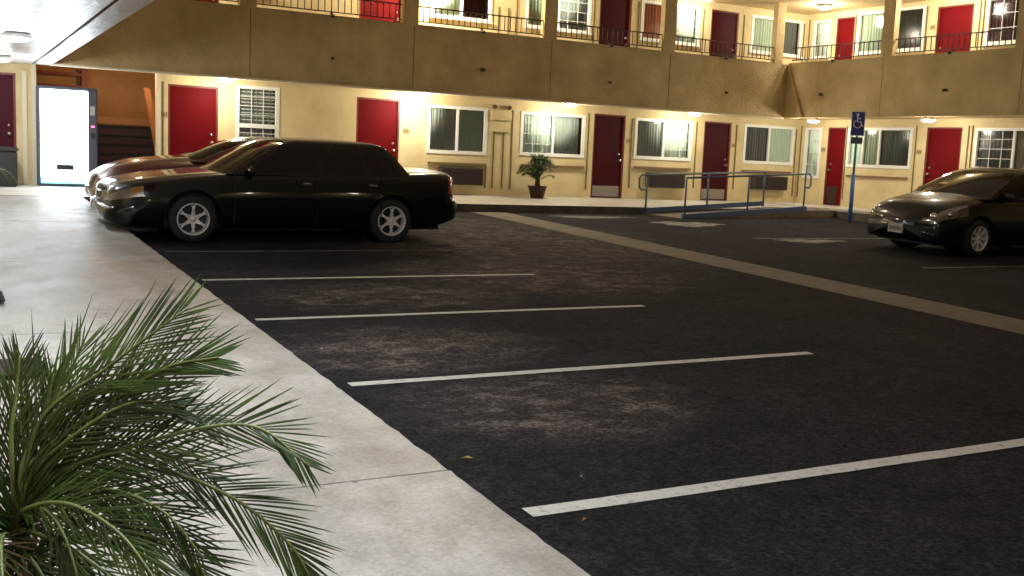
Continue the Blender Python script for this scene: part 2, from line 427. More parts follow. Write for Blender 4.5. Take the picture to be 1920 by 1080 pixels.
def wall_mesh(x0, x1, z0, z1, holes, depth=.14):
    """front sheet with rectangular holes, and their reveals; local x along, y into the wall"""
    xs = sorted({x0, x1, *[h[0] for h in holes], *[h[1] for h in holes]}); zs = sorted({z0, z1, *[h[2] for h in holes], *[h[3] for h in holes]})
    xs = [x for x in xs if x0 <= x <= x1]; zs = [z for z in zs if z0 <= z <= z1]
    m = MB()
    for i in range(len(xs) - 1):
        for j in range(len(zs) - 1):
            cx, cz = (xs[i] + xs[i + 1]) / 2, (zs[j] + zs[j + 1]) / 2
            if any(h[0] < cx < h[1] and h[2] < cz < h[3] for h in holes): continue
            m.quad((xs[i], 0, zs[j]), (xs[i + 1], 0, zs[j]), (xs[i + 1], 0, zs[j + 1]), (xs[i], 0, zs[j + 1]))
    for a, b, c, d in holes:
        m.quad((a, 0, c), (a, 0, d), (a, depth, d), (a, depth, c)); m.quad((b, 0, c), (b, depth, c), (b, depth, d), (b, 0, d))
        m.quad((a, 0, d), (b, 0, d), (b, depth, d), (a, depth, d)); m.quad((a, 0, c), (a, depth, c), (b, depth, c), (b, 0, c))
    return m

def door(loc, rz, w, h=2.03, kick=False, knob='r', label=None, vent=False, col='red'):
    o = MB().box(.04, w - .04, .05, .09, .01, h - .04).build('door', col, motel, loc, rz)
    if label: o['label'] = label
    f = MB().box(0, .04, .01, .10, 0, h).box(w - .04, w, .01, .10, 0, h).box(.04, w - .04, .01, .10, h - .04, h).build('door_frame', 'door_frame', o)
    kx = w - .12 if knob == 'r' else .12
    k = MB().lathe([(.0, -.085), (.028, -.08), (.033, -.065), (.02, -.05), (.012, -.03), (.03, -.012), (.03, 0)], kx, .05, .93, 14, 'y').build('handle', 'steel', o); MB().lathe([(0, -.02), (.026, -.018), (.026, 0)], kx, .05, 1.08, 12, 'y').build('deadbolt', 'steel', o)
    MB().box(.0, w, -.02, .05, -.012, .012).build('threshold', 'kick', o)
    if kick: MB().box(.07, w - .07, .045, .049, .04, .30).build('kick_plate', 'kick', o)
    if vent:
        m = MB().box(.06, w - .20, .038, .049, .04, .50)
        for k2 in range(7): m.box(.09, w - .23, .028, .037, .08 + .06 * k2, .11 + .06 * k2)
        m.build('vent_grille', 'iron', o)
    return o

def curtain_mesh(x0, x1, z0, z1, y, amp=.022, wl=.085):
    n = max(8, int((x1 - x0) / wl * 8)); vs = []; fs = []
    ph = random.uniform(0, 6)
    for i in range(n + 1):
        x = x0 + (x1 - x0) * i / n
        yy = y + amp * math.sin(x / wl * 2 * math.pi + ph) + .008 * math.sin(x * 17 + ph)
        vs += [(x, yy, z0), (x, yy * 1.0 + .004 * math.sin(x * 50), z1)]
    for i in range(n): fs.append((2 * i, 2 * i + 2, 2 * i + 3, 2 * i + 1))
    return MB().add(vs, fs, True)

def window(loc, rz, w, h, panes, sill=False, label=None):
    """panes: list of (curtain, grid columns, grid rows, width share)"""
    fr = MB()
    b = .05
    fr.box(-.03, w + .03, -.025, .06, -.05, .03).box(-.03, w + .03, -.025, .06, h - .03, h + .035).box(-.03, b - .01, -.024, .06, .03, h - .03).box(w - b + .01, w + .03, -.024, .06, .03, h - .03)
    if sill: fr.box(-.06, w + .06, -.07, -.027, -.06, -.02)
    o = fr.build('window', 'white', motel, loc, rz)
    if label: o['label'] = label
    tot = sum(p[3] for p in panes); x = b; W = w - 2 * b
    for i, (cu, gc, gr, sh) in enumerate(panes):
        x1 = x + W * sh / tot
        MB().quad((x, .035, .03), (x1, .035, .03), (x1, .035, h - .03), (x, .035, h - .03)).build('pane', 'glass', o)
        curtain_mesh(x, x1 - (x1 - x) * random.choice((0, 0, 0, .05)), .0, h, .078).build('curtain', cu, o)
        if i < len(panes) - 1: MB().box(x1 - .025, x1 + .025, -.012, .05, .03, h - .03).build('mullion', 'white', o)
        if gc:
            m = MB()
            for k in range(1, gc): xx = x + (x1 - x) * k / gc; m.box(xx - .006, xx + .006, .018, .030, .03, h - .03)
            for k in range(1, gr): zz = h * k / gr; m.box(x, x1, .019, .031, zz - .006, zz + .006)
            m.build('muntin', 'white', o)
        x = x1
    MB().box(-.02, w + .02, .165, .18, -.02, h + .02).build('room_backing', 'room', o)
    return o

# openings, back wall (x0, x1, z0, z1)
doorsB = [(3.90, 4.87), (7.79, 8.78), (13.82, 14.74), (17.18, 18.08)]
winB = [(5.25, 6.08, .92, 2.20), (9.47, 10.90, 1.09, 2.07), (11.83, 13.54, 1.13, 2.06), (15.05, 16.77, 1.17, 2.09), (18.53, 20.22, 1.18, 2.12)]
# right wing, in s
doorsR = [(1.03, 1.62), (4.03, 4.98)]
winR = [(.29, .80, .86, 2.12), (1.72, 3.62, 1.20, 2.12), (5.35, 7.2, 1.24, 2.11)]
UZ = 2.80
low_holes = [(a, b, .13, 2.16) for a, b in doorsB] + winB
part(wall_mesh(3.74, 20.4, .0, ZS, low_holes), 'wall', 'cream', (0, YW, 0), 0)
part(wall_mesh(-1.2, 1.51, .0, ZS, [(.30, 1.20, .13, 2.16)]), 'wall', 'cream', (0, YW, 0), 0)
upB = [(a, b, ZU, ZU + 2.03) for a, b in doorsB] + [(a, b, 4.04, c2) for (a, b, c, d), c2 in zip(winB, (4.95, 4.92, 4.92, 4.92, 4.92))]
part(wall_mesh(-1.2, 20.4, ZS + .02, ZS2, upB), 'upper_wall', 'cream', (0, YW, 0), 0)
part(wall_mesh(0, 22, .0, ZS, [(a, b, .13, 2.16) for a, b in doorsR] + winR), 'wall', 'cream', P0, RZ)
upR = [(a, b, ZU, ZU + 2.03) for a, b in doorsR] + [(.29, .80, 4.0, 4.92), (1.75, 3.68, 4.03, 5.0), (5.35, 7.2, 4.03, 5.0)]
part(wall_mesh(0, 22, ZS + .02, ZS2, upR), 'upper_wall', 'cream', P0, RZ)
# left wing wall and upper storey (mostly outside the frame)
part(MB().box(-1.3, -1.2, -6, YW, -.9, ZS2), 'wall', 'cream', (0, 0, 0), 0)

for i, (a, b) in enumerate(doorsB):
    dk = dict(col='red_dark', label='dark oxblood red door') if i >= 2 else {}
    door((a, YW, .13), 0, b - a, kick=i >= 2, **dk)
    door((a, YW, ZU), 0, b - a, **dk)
door((.30, YW, .13), 0, .9, label='dark maroon door left of the drink machine', col='maroon_dark')
for i, (a, b) in enumerate(doorsR):
    door(P0 + DIR * a + Vector((0, 0, .13)), RZ, b - a, knob='l', vent=(i == 0))
    door(P0 + DIR * a + Vector((0, 0, ZU)), RZ, b - a, knob='l')

WB = [[('curt_dark', 3, 7, 1)], [('curt_grey', 0, 0, 1), ('curt_green', 0, 0, 1)], [('curt_pale', 3, 4, 1), ('curt_grey', 0, 0, 1)],
      [('curt_grey', 0, 0, 1), ('curt_pale', 3, 4, 1)], [('curt_dark', 0, 0, 1), ('curt_green', 0, 0, 1)]]
for (a, b, c, d), p in zip(winB, WB): window((a, YW, c), 0, b - a, d - c, p)
sash = [x for x in C.objects if x.name.startswith('window') and x.parent == motel][0]
MB().box(.04, .79, -.02, .055, .47, .55).build('meeting_rail', 'white', sash)
bl = MB()
for k in range(9): bl.box(.05, .78, .06, .09, .62 + .07 * k, .645 + .07 * k)
bl.build('blind', 'curt_grey', sash)
WU = [[('curt_pale', 0, 0, 1), ('curt_dark', 0, 0, 1)], [('curt_pale', 0, 0, 1), ('curt_maroon', 0, 0, 1)], [('curt_green', 0, 0, 1), ('curt_grey', 3, 4, 1)],
      [('curt_rust', 0, 0, 1), ('curt_pale', 3, 4, 1)], [('curt_green', 0, 0, 1), ('curt_dark', 0, 0, 1)]]
for (a, b, c, d), p in zip(upB[4:], WU): window((a, YW, c), 0, b - a, d - c, p, sill=True)
WR = [[('curt_pale', 2, 4, 1)], [('curt_pale', 0, 0, .5), ('curt_green', 0, 0, .62), ('curt_dark', 0, 0, 1.1)], [('curt_dark', 3, 4, 1), ('curt_tan', 0, 0, 1)]]
for (a, b, c, d), p in zip(winR, WR): window(P0 + DIR * a + Vector((0, 0, c)), RZ, b - a, d - c, p)
WRU = [[('curt_pale', 2, 3, 1)], [('curt_green', 0, 0, 1), ('curt_dark', 0, 0, 1)], [('curt_maroon', 3, 3, 1), ('curt_maroon', 0, 0, 1)]]
for (a, b, c, d), p in zip(upR[2:], WRU): window(P0 + DIR * a + Vector((0, 0, c)), RZ, b - a, d - c, p, sill=True)

# slim vertical trim boards and horizontal ledges on the walls
for x, z0, z1 in ((11.11, .30, 1.58), (11.36, .30, 1.58), (11.58, .28, 2.1), (13.66, .33, 2.15), (14.93, .4, 2.1), (16.93, .45, 2.12), (18.24, .45, 2.12), (20.32, .3, 2.1), (3.80, .2, 2.2), (10.93, .3, .8)):
    part(MB().box(x - .014, x + .014, -.022, -.001, z0, z1), 'trim_board', 'trim_dark', (0, YW, 0), 0)
    part(MB().box(x - .012, x + .012, -.02, -.001, max(z0, .3) + 2.8, z1 + 2.8), 'trim_board', 'trim_dark', (0, YW, 0), 0)
for s in (.12, 1.66, 5.15, 5.25, 3.75): 
    part(MB().box(s - .012, s + .012, -.02, -.001, .3, 2.2), 'trim_board', 'trim_dark', P0, RZ)
    part(MB().box(s - .012, s + .012, -.02, -.001, 3.0, 5.0), 'trim_board', 'trim_dark', P0, RZ)
for (x0, x1, z) in ((9.48, 10.92, .82), (11.86, 13.56, .85), (15.06, 16.78, .91), (18.5, 20.2, .93)):
    part(MB().box(x0, x1, -.06, -.001, z - .03, z + .03), 'ledge', 'trim_dark' if x0 < 10 else 'ledge', (0, YW, 0), 0)
part(MB().box(1.75, 3.6, -.05, -.001, .90, .95), 'ledge', 'ledge', P0, RZ)
part(MB().box(5.4, 7.2, -.05, -.001, .90, .95), 'ledge', 'ledge', P0, RZ)

# breezeway
bz = MB()
bz.quad((1.51, YW, 0), (1.51, 24.5, 0), (1.51, 24.5, 2.7), (1.51, YW, 2.7))
bz.quad((3.74, YW, 0), (3.74, YW + .5, 0), (3.74, YW + .5, 2.7), (3.74, YW, 2.7))
bz.quad((3.74, YW + .5, 0), (4.9, YW + .5, 0), (4.9, YW + .5, 2.7), (3.74, YW + .5, 2.7))
bz.quad((4.9, YW + .5, 0), (4.9, 24.5, 0), (4.9, 24.5, 2.7), (4.9, YW + .5, 2.7))
bz.quad((1.51, 24.5, 0), (4.9, 24.5, 0), (4.9, 24.5, 2.9), (1.51, 24.5, 2.9))
part(bz, 'breezeway_wall', 'orange', (0, 0, 0), 0, fix=False)
for bb in ((1.46, 1.54, YW - .05, YW + .12, .1, ZS), (1.30, 1.38, YW - .05, YW - .001, .1, 2.2), (3.68, 3.76, YW - .04, YW + .1, .1, ZS)): part(MB().box(*bb), 'corner_post', 'cap', (0, 0, 0), 0)
part(MB().box(1.55, 2.62, 24.2, 24.3, 2.34, 2.40).box(1.55, 2.62, 24.2, 24.3, 2.08, 2.14).box(2.62, 2.74, 24.18, 24.4, 0.13, 2.49), 'shelf_frame', 'door_frame', (0, 0, 0), 0)

# parapets (stucco balcony walls), caps, posts, seams, spouts
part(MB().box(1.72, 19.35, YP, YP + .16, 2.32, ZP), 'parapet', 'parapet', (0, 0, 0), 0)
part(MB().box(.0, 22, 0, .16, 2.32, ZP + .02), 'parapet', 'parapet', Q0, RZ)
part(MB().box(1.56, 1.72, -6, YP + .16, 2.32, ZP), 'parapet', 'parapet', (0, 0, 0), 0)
part(MB().box(1.70, 18.80, YP - .035, YP + .165, 2.285, 2.318), 'parapet_lip', 'cap', (0, 0, 0), 0)
def cap_seg(x0, x1, loc, rz): part(MB().box(x0, x1, -.006, .166, .001, .012), 'parapet_cap', 'parapet', loc, rz)
postsB = [(1.72, 1.95), (5.02, 5.34), (8.36, 8.70), (11.70, 12.03), (14.94, 15.28), (18.40, 18.66)]
postsR = [(2.82, 3.14), (6.14, 6.46), (9.5, 9.8)]
for a, b in postsB: part(MB().box(a, b, -.001, .165, ZP + .002, ZS2), 'post', 'parapet', (0, YP, 0), 0)
for a, b in postsR: part(MB().box(a, b, -.001, .165, ZP + .022, ZS2), 'post', 'parapet', Q0, RZ)
for (a, b), (c, d) in zip(postsB, postsB[1:]): cap_seg(b + .002, c - .002, (0, YP, ZP), 0)
for b, c in ((.05, 2.82), (3.14, 6.14), (6.46, 9.5)): cap_seg(b + .002, c - .002, Q0 + Vector((0, 0, ZP + .02)), RZ)
def railing(x0, x1, loc, rz):
    m = MB(); zt = .40
    m.box(x0 + .01, x1 - .01, .06, .09, zt - .025, zt).box(x0 + .01, x1 - .01, .065, .085, .075, .095)
    n = int((x1 - x0) / .135)
    for k in range(1, n): x = x0 + (x1 - x0) * k / n; m.box(x - .008, x + .008, .067, .083, .09, zt - .02)
    xm = (x0 + x1) / 2
    m.box(xm - .02, xm + .02, .055, .095, .03, .08)
    o = part(m, 'railing', 'iron', loc, rz)
    MB().lathe([(0, -.03), (.035, -.025), (.035, .02)], xm + .25 * 0, -.015, .0, 10, 'y').build('bracket', 'iron', o)
for (a, b), (c, d) in zip(postsB, postsB[1:]): railing(b, c, (0, YP, ZP), 0)
for b, c in ((.05, 2.82), (3.14, 6.14), (6.46, 9.5)): railing(b, c, Q0 + Vector((0, 0, ZP + .02)), RZ)
for x in (5.22, 8.61, 11.91, 15.17): part(MB().box(x - .008, x + .008, -.004, -.001, 2.35, ZP - .03), 'wall_joint', 'seam', (0, YP, 0), 0)
for x in (2.92, 6.35): part(MB().box(x - .007, x + .007, -.004, -.001, 2.35, ZP - .01), 'wall_joint', 'seam', Q0, RZ)
for x in (6.85, 13.47, 16.89): part(MB().tube([(x, YP + .01, 2.83), (x, YP - .09, 2.815)], .026, 10), 'drain_spout', 'spout', (0, 0, 0), 0)
part(MB().tube([(10.2, YP + .01, 2.86), (10.2, YP - .10, 2.85)], .045, 10), 'drain_spout', 'spout', (0, 0, 0), 0)
for s in (1.17, 4.62): part(MB().tube([(s, .01, 2.88), (s, -.09, 2.865)], .03, 10), 'drain_spout', 'spout', Q0, RZ)
# sloping stucco fillet in the inside corner
part(MB().add([(0.0, -.001, ZP - .02), (.07, -.001, ZP - .02), (.66, -.001, 2.33), (.50, -.001, 2.33), (0.0, -.03, ZP - .02), (.07, -.05, ZP - .02), (.66, -.10, 2.33), (.50, -.10, 2.33)],
              [(0, 1, 2, 3), (4, 7, 6, 5), (0, 4, 5, 1), (1, 5, 6, 2), (2, 6, 7, 3), (3, 7, 4, 0)]), 'corner_fillet', 'parapet', Q0, RZ)

# soffits, upper floor, roof
def slab(name, m, pts, z0, z1): part(MB().prism(pts, 'z', z0, z1), name, m, (0, 0, 0), 0)
RB = Q0 + DIR * 22; RBI = RB + NIN * 6
slab('soffit', 'soffit', [(1.73, YP + .165), (18.9, YP + .165), (20.35, YW), (1.73, YW)], ZS, ZS + .05)
slab('soffit', 'orange', [(1.3, YW + .01), (5.0, YW + .01), (5.0, 24.6), (1.3, 24.6)], 2.64, 2.69)
a1 = Q0 + NIN * .165; a2 = RB + NIN * .165; a3 = P0 + DIR * 22
slab('soffit', 'soffit', [(a1.x, a1.y), (a2.x, a2.y), (a3.x, a3.y), (P0.x, P0.y)], ZS, ZS + .05)
slab('soffit', 'white_soffit', [(-1.2, -6), (1.46, -6), (1.46, YW), (-1.2, YW)], 2.335, 2.38)
slab('soffit_strip', 'white_soffit', [(1.475, -6), (1.725, -6), (1.725, YP + .3), (1.475, YP + .3)], 2.30, 2.318)
part(MB().box(1.455, 1.48, -6, YW, 2.34, 2.42), 'soffit_joint', 'seam', (0, 0, 0), 0)
slab('upper_floor', 'walk_far', [(-1.2, YP + .165), (18.9, YP + .165), (20.38, YW - .002), (-1.2, YW - .002)], ZU - .25, ZU - .01)
slab('upper_floor', 'walk_far', [(a1.x, a1.y), (a2.x, a2.y), (a3.x, a3.y), (P0.x, P0.y)], ZU - .25, ZU - .01)
slab('upper_floor', 'walk_far', [(-1.19, -6), (1.55, -6), (1.55, YP + .16), (-1.19, YP + .16)], ZU - .25, ZU - .01)
slab('roof', 'soffit', [(-1.3, 19.9), (18.35, 19.9), (18.35, 24.8), (-1.3, 24.8)], ZS2 + .002, ZS2 + .45)
r1 = Vector((18.352, 25, 0)); r2 = Q0 + DIR * 22 - NIN * .5
slab('roof', 'soffit', [(18.352, 25.0), (18.352, 19.9), (r2.x, r2.y), (RBI.x, RBI.y), (27, 25)], ZS2 + .002, ZS2 + .45)
slab('roof', 'soffit', [(-1.3, -6), (1.95, -6), (1.95, 19.898), (-1.3, 19.898)], ZS2 + .002, ZS2 + .45)

# ------------------------------------------------------------------ ceiling lamps
def lamp_thing(loc, label, kind, size, group, watts, color):
    t = thing('ceiling_light', label, 'lamp', loc, 0, group)
    MB().lathe([(size * .3, .066), (size * .5, .02), (size * .52, -.012), (size * .50, -.022), (size * .44, -.024)], 0, 0, 0, 28).build('rim', 'white', t)
    prof = [(size * .46 * math.cos(q), -.022 - .05 * math.sin(q)) for q in [math.pi / 2 * k / 7 for k in range(8)]]
    MB().lathe(prof, 0, 0, 0, 28).build('diffuser', kind, t)
    li = bpy.data.lights.new('bulb', 'POINT'); li.energy = watts; li.color = color; li.shadow_soft_size = size * .30
    lo = bpy.data.objects.new('bulb', li); C.objects.link(lo); lo.parent = t; lo.location = (0, 0, -.085 - size * .2)
    return t
lb = ['round ceiling light over the wall right of the leftmost red door', 'round ceiling light just right of the red door behind the black sedan', 'round ceiling light above the window behind the potted palm', 'round ceiling light above the window behind the blue railings']
for x, l in zip((4.86, 9.0, 12.67, 16.27), lb):
    lamp_thing((x, 20.77, ZS - .07), l, 'lamp_warm', .32, 'round lamps under the lower walkway ceiling', LOWER_W * (1.9 if x == 9.0 else 1), WARM)
for s, l in ((1.50, 'round ceiling light beside the accessible parking sign, over the narrow window'), (4.87, 'round ceiling light over the red door behind the grey hatchback'), (8.6, 'round ceiling light beyond the right edge, over the right wing sidewalk')):
    p = Vector((19.40, 19.93, 0)) + DIR * (s - 1.5)
    lamp_thing((p.x, p.y, ZS - .07), l, 'lamp_warm', .32, 'round lamps under the lower walkway ceiling', LOWER_W, WARM)
for x, l in ((4.86, 'upper walkway light over the leftmost upper door'), (9.4, 'upper walkway light left of the wide upper window'), (12.67, 'upper walkway light over the second upper window'), (16.5, 'upper walkway light over the gridded upper window')):
    lamp_thing((x, 20.85, ZS2 - .045), l, 'lamp_warm', .30, 'round lamps under the roof of the upper walkway', UPPER_W * (3.6 if x == 9.4 else .45), WARM2)
for s, l in ((1.5, 'bright round light on the orange roof soffit over the inside corner'), (4.87, 'upper walkway light over the right wing upper door')):
    p = Vector((19.45, 19.9, 0)) + DIR * (s - 1.5)
    lamp_thing((p.x, p.y, ZS2 - .045), l, 'lamp_warm', .36, 'round lamps under the roof of the upper walkway', UPPER_W, WARM2)
for y, l in ((19.5, 'far white ceiling light cut by the left edge, nearest the drink machine'), (15.1, 'white ceiling light on the rough white ceiling at top left'), (6.3, 'white ceiling light over the left sidewalk beside the third stall line'), (1.9, 'white ceiling light over the left sidewalk nearest the camera')):
    lamp_thing((.86, y, 2.334 - .045), l, 'lamp_cool', .36, 'white lamps under the left walkway ceiling', COOL_W * (2.5 if y < 10 else 1), COOL)

lamp_thing((3.1, 22.2, 2.575), 'dim orange ceiling light inside the breezeway, out of sight above the leaning plank', 'lamp_warm', .24, 'breezeway lamp', 40, (1.0, .55, .22))

# opposite wing behind the camera
part(MB().box(-1.2, 24, -12.2, -12.0, -1.4, ZS2 - .9), 'wall', 'cream', (0, 0, 0), 0)
part(MB().box(-1.2, 24, -11.1, -10.95, 1.40, 2.7), 'parapet', 'parapet', (0, 0, 0), 0)
slab('soffit', 'soffit', [(-1.2, -12.0), (24, -12.0), (24, -11.1), (-1.2, -11.1)], 1.42, 1.47)
for x, l in ((1.5, 'ceiling light of the opposite wing, behind the camera at left'), (5.6, 'ceiling light of the opposite wing, second from the left behind the camera'), (9.8, 'ceiling light of the opposite wing, third behind the camera'), (14.0, 'ceiling light of the opposite wing, rightmost behind the camera')):
    lamp_thing((x, -11.4, 1.375), l, 'lamp_warm', .40, 'lamps of the opposite wing', 30, WARM)

# ------------------------------------------------------------------ wall fittings
def plaque(loc, rz, label):
    t = thing('room_number_sign', label, 'sign', loc, rz, 'room number signs beside the red doors')
    MB().box(-.07, .07, -.012, -.001, -.055, .055).build('sign_plate', 'plaque', t, bevel=.003)
    m = MB()
    for dx in (-.04, 0, .04):
        m.box(dx - .004, dx + .006, -.016, -.0125, -.028, .030)
    m.box(.0, .014, -.016, -.0125, .024, .031).box(.036, .052, -.0162, -.0125, -.028, -.020)
    m.build('raised_numerals', 'plaque_mark', t)
for x, z, l in ((3.82, 1.56, 'small room number sign left of the leftmost lower red door'), (8.94, 1.50, 'small room number sign in the bright light right of the second lower red door'),
                (14.86, 1.55, 'small room number sign between the palm side door and the window behind the railings'), (18.17, 1.58, 'small room number sign right of the door behind the blue railings')):
    plaque((x, YW, z), 0, l)
for s, z, l in ((.91, 1.58, 'small room number sign left of the narrow red door by the inside corner'), (3.86, 1.57, 'small room number sign left of the red door behind the grey hatchback'), (3.93, 4.5, 'small room number sign left of the upper red door on the right wing')):
    plaque(P0 + DIR * s + Vector((0, 0, z)), RZ, l)

def aircon(loc, rz, w, h, label):
    t = thing('air_conditioner', label, 'air conditioner', loc, rz, 'through wall air conditioners under the windows')
    MB().box(0, w, -.20, -.001, 0, h).build('casing', 'ac', t, bevel=.01)
    m = MB()
    n = 11
    for k in range(n): z = .035 + (h - .07) * k / (n - 1); m.box(.03, w - .03, -.212, -.201, z - .007, z + .007)
    m.build('grille', 'ac_slat', t)
aircon((9.74, YW, .36), 0, 1.04, .38, 'dark air conditioner low on the wall right of the black sedan')
aircon((15.42, YW, .43), 0, 1.10, .36, 'dark air conditioner behind the left end of the blue railings')
aircon((18.82, YW, .46), 0, 1.15, .36, 'dark air conditioner behind the right end of the blue railings')

jb = thing('junction_box', 'cream box with two dark spotlights on the wall between two windows', 'electrical box', (11.27, YW, 1.95), 0)
MB().box(-.26, .26, -.07, -.001, -.10, .10).build('box_cover', 'cream', jb, bevel=.008)
for dx in (-.19, .19): MB().lathe([(0, -.11), (.04, -.10), (.055, -.05), (.03, -.01), (.02, 0)], dx, 0, .2, 14, 'y').build('spotlight', 'spout', jb)
MB().box(-.2, .2, -.05, -.001, -.38, -.36).build('lower_trim', 'trim_dark', jb)

# ------------------------------------------------------------------ drink machine
vm = thing('vending_machine', 'tall drink vending machine with glaring white lit front and a red light', 'vending machine', (1.53, 21.2, .13), 0)
MB().box(0, 1.04, 0, .75, .0, 1.83).build('cabinet', 'vend_body', vm, bevel=.012)
MB().box(.055, .87, -.025, -.001, .16, 1.77).build('lit_front', 'vend_lit', vm, bevel=.006)
MB().box(.055, .87, -.024, -.001, .05, .155).build('lower_panel', 'vend_low', vm)
MB().box(.32, .62, -.034, -.026, .30, .40).build('delivery_slot', 'vend_slot', vm)
cp = MB().box(.885, 1.02, -.02, -.001, .1, 1.77).build('control_panel', 'vend_panel', vm)
MB().box(.91, .99, -.028, -.021, 1.33, 1.50).build('keypad', 'plate', cp)
MB().box(.93, .98, -.030, -.021, 1.11, 1.135).build('red_indicator', 'led', cp)
MB().box(.92, .99, -.027, -.021, .9, 1.0).build('coin_return', 'vend_slot', cp)

# breezeway clutter
rk = thing('storage_rack', 'low dark slatted rack under a brown ledge beside the drink machine', 'rack', (2.78, 23.3, .13), 0)
m = MB()
for k in range(6): m.box(0, 1.3, 0, .04, .05 + .19 * k, .19 + .19 * k)
m.build('slats', 'rack', rk)
MB().box(0, 1.3, .05, .6, 0, 1.2).build('back_panel', 'black', rk)
MB().box(-.02, 1.32, -.03, .62, 1.22, 1.36).build('top_ledge', 'ledge', rk)
plank = MB().prism([(-.05, 0), (.09, 0), (-.25, 1.98), (-.37, 1.98)], 'y', 0, .05).build('leaning_plank', 'wood', None, (4.02, 22.6, .14), 0)
plank.rotation_euler.x = rad(-4)
tag(plank, 'long brown plank leaning in the orange breezeway beside the wall corner', 'plank')

tb_ = thing('trash_bin', 'dark trash bin at the left edge against the cream wall', 'bin', (.95, 20.95, .12), 0)
MB().prism([(-.22, -.2), (.22, -.2), (.22, .2), (-.22, .2)], 'z', 0, .62).build('bin_body', 'bin', tb_, bevel=.02)
MB().box(-.24, .24, -.22, .22, .622, .70).build('bin_lid', 'bin', tb_, bevel=.02)

# ------------------------------------------------------------------ railings of the ramp
RA_, RB_, RC_, RD_ = Vector((13.80, 17.78, lotz(17.78) + .008)), Vector((18.0, 18.50, .072)), Vector((17.4, 19.10, .11)), Vector((13.40, 18.68, lotz(18.7) + .03))
rp = thing('wheelchair_ramp', 'low concrete ramp with blue kerb edges leading up to the far sidewalk', 'ramp', (0, 0, 0), 0)
RE_ = Vector((19.04, 18.62, .072)); RF_ = Vector((19.04, 19.2, .10))
rm = MB()
dn = Vector((0, 0, .3))
rm.add([RA_, RB_, RE_, RF_, RC_, RD_, RA_ - dn, RB_ - dn, RE_ - dn, RF_ - dn, RC_ - dn, RD_ - dn], [(0, 1, 4, 5), (1, 2, 3, 4), (0, 6, 7, 1), (1, 7, 8, 2), (5, 4, 10, 11), (0, 5, 11, 6)])
rm.build('ramp_surface', 'gutter', rp, fix=False)
def edge_kerb(p, q, h=.085, w=.07):
    d = (q - p); n = Vector((-d.y, d.x, 0)).normalized() * w / 2; up = Vector((0, 0, h)); lo = Vector((0, 0, -.02))
    vs = [p - n + lo, q - n + lo, q - n + up, p - n + up, p + n + lo, q + n + lo, q + n + up, p + n + up]
    MB().add(vs, [(0, 1, 2, 3), (4, 7, 6, 5), (3, 2, 6, 7), (0, 3, 7, 4), (1, 5, 6, 2), (0, 4, 5, 1)]).build('blue_kerb', 'blue_kerb', rp)
edge_kerb(RA_ + Vector((0, .03, .01)), RB_ + Vector((0, .03, .012)))
edge_kerb(Vector((13.42, 18.62, -.03)), Vector((17.09, 19.0, .165)))
def handrail(p, q, hz0, hz1, label, extra):
    t = thing('handrail', label, 'railing', p, math.atan2(q.y - p.y, q.x - p.x), 'blue pipe handrails of the ramp')
    Lx = math.hypot(q.x - p.x, q.y - p.y); r = .021
    z0, z1 = hz0 - p.z, hz1 - p.z
    def zt(x): return z0 + (z1 - z0) * x / Lx
    def lp(sx, x):
        return [(x, 0, zt(x)), (x + sx * .16, 0, zt(x)), (x + sx * .22, 0, zt(x) - .06), (x + sx * .22, 0, zt(x) - .26), (x + sx * .16, 0, zt(x) - .32), (x, 0, zt(x) - .32)]
    path = lp(-1, 0)[::-1] if extra[0] else [(0, 0, zt(0))]
    path = path + (lp(1, Lx) if extra[1] else [(Lx, 0, zt(Lx))])
    MB().tube(path, r, 8).build('top_rail', 'rail_paint', t)
    for f in (0, .5, 1):
        x = Lx * f; MB().tube([(x, 0, (q.z - p.z) * f - .03), (x, 0, zt(x) - .01)], r, 8).build('post', 'rail_paint', t)
handrail(Vector((13.42, 18.62, -.03)), Vector((17.09, 19.0, .15)), .77, .94, 'far blue handrail of the ramp with a loop at its left end', (True, False))
handrail(Vector((13.85, 17.8, -.10)), Vector((17.95, 18.55, .07)), .75, .93, 'near blue handrail of the ramp with a loop at its right end', (False, True))

# accessible parking sign
sg = thing('parking_sign', 'blue wheelchair parking sign on a slim post painted teal above blue', 'sign', (18.40, 17.5, lotz(17.5)), rad(-38))
MB().tube([(0, 0, 0), (0, 0, 1.10)], .048, 14).build('post_sleeve', 'blue', sg)
MB().tube([(0, 0, 1.101), (0, 0, 2.45)], .028, 12).build('post', 'teal', sg)
MB().box(-.15, .15, -.045, -.03, 1.98, 2.53).build('sign_plate', 'sign_blue', sg, bevel=.004)
ic = MB()
ic.lathe([(0, -.001), (.032, -.001), (.032, .003), (0, .003)], -.02, -.049, 2.455, 14, 'y')
ic.tube([(-.02, -.049, 2.42), (-.01, -.049, 2.30), (.055, -.049, 2.30), (.085, -.049, 2.20), (.115, -.049, 2.21)], .014, 6)
ic.tube([(-.016, -.049, 2.37), (.05, -.049, 2.37)], .011, 6)
ic.tube([(-.01 + .085 * math.cos(q), -.049, 2.245 + .085 * math.sin(q)) for q in [rad(110 + 25 * k) for k in range(10)]], .011, 6)
ic.build('wheelchair_symbol', 'sign_white', sg)
MB().box(-.147, .147, -.0475, -.0455, 1.985, 1.995).box(-.147, .147, -.0475, -.0455, 2.515, 2.525).box(-.147, -.139, -.0475, -.0455, 1.995, 2.515).box(.139, .147, -.0475, -.0455, 1.995, 2.515).build('sign_border', 'sign_white', sg)
MB().box(-.13, .13, -.045, -.03, 1.80, 1.95).build('lower_plate', 'vend_panel', sg, bevel=.004)

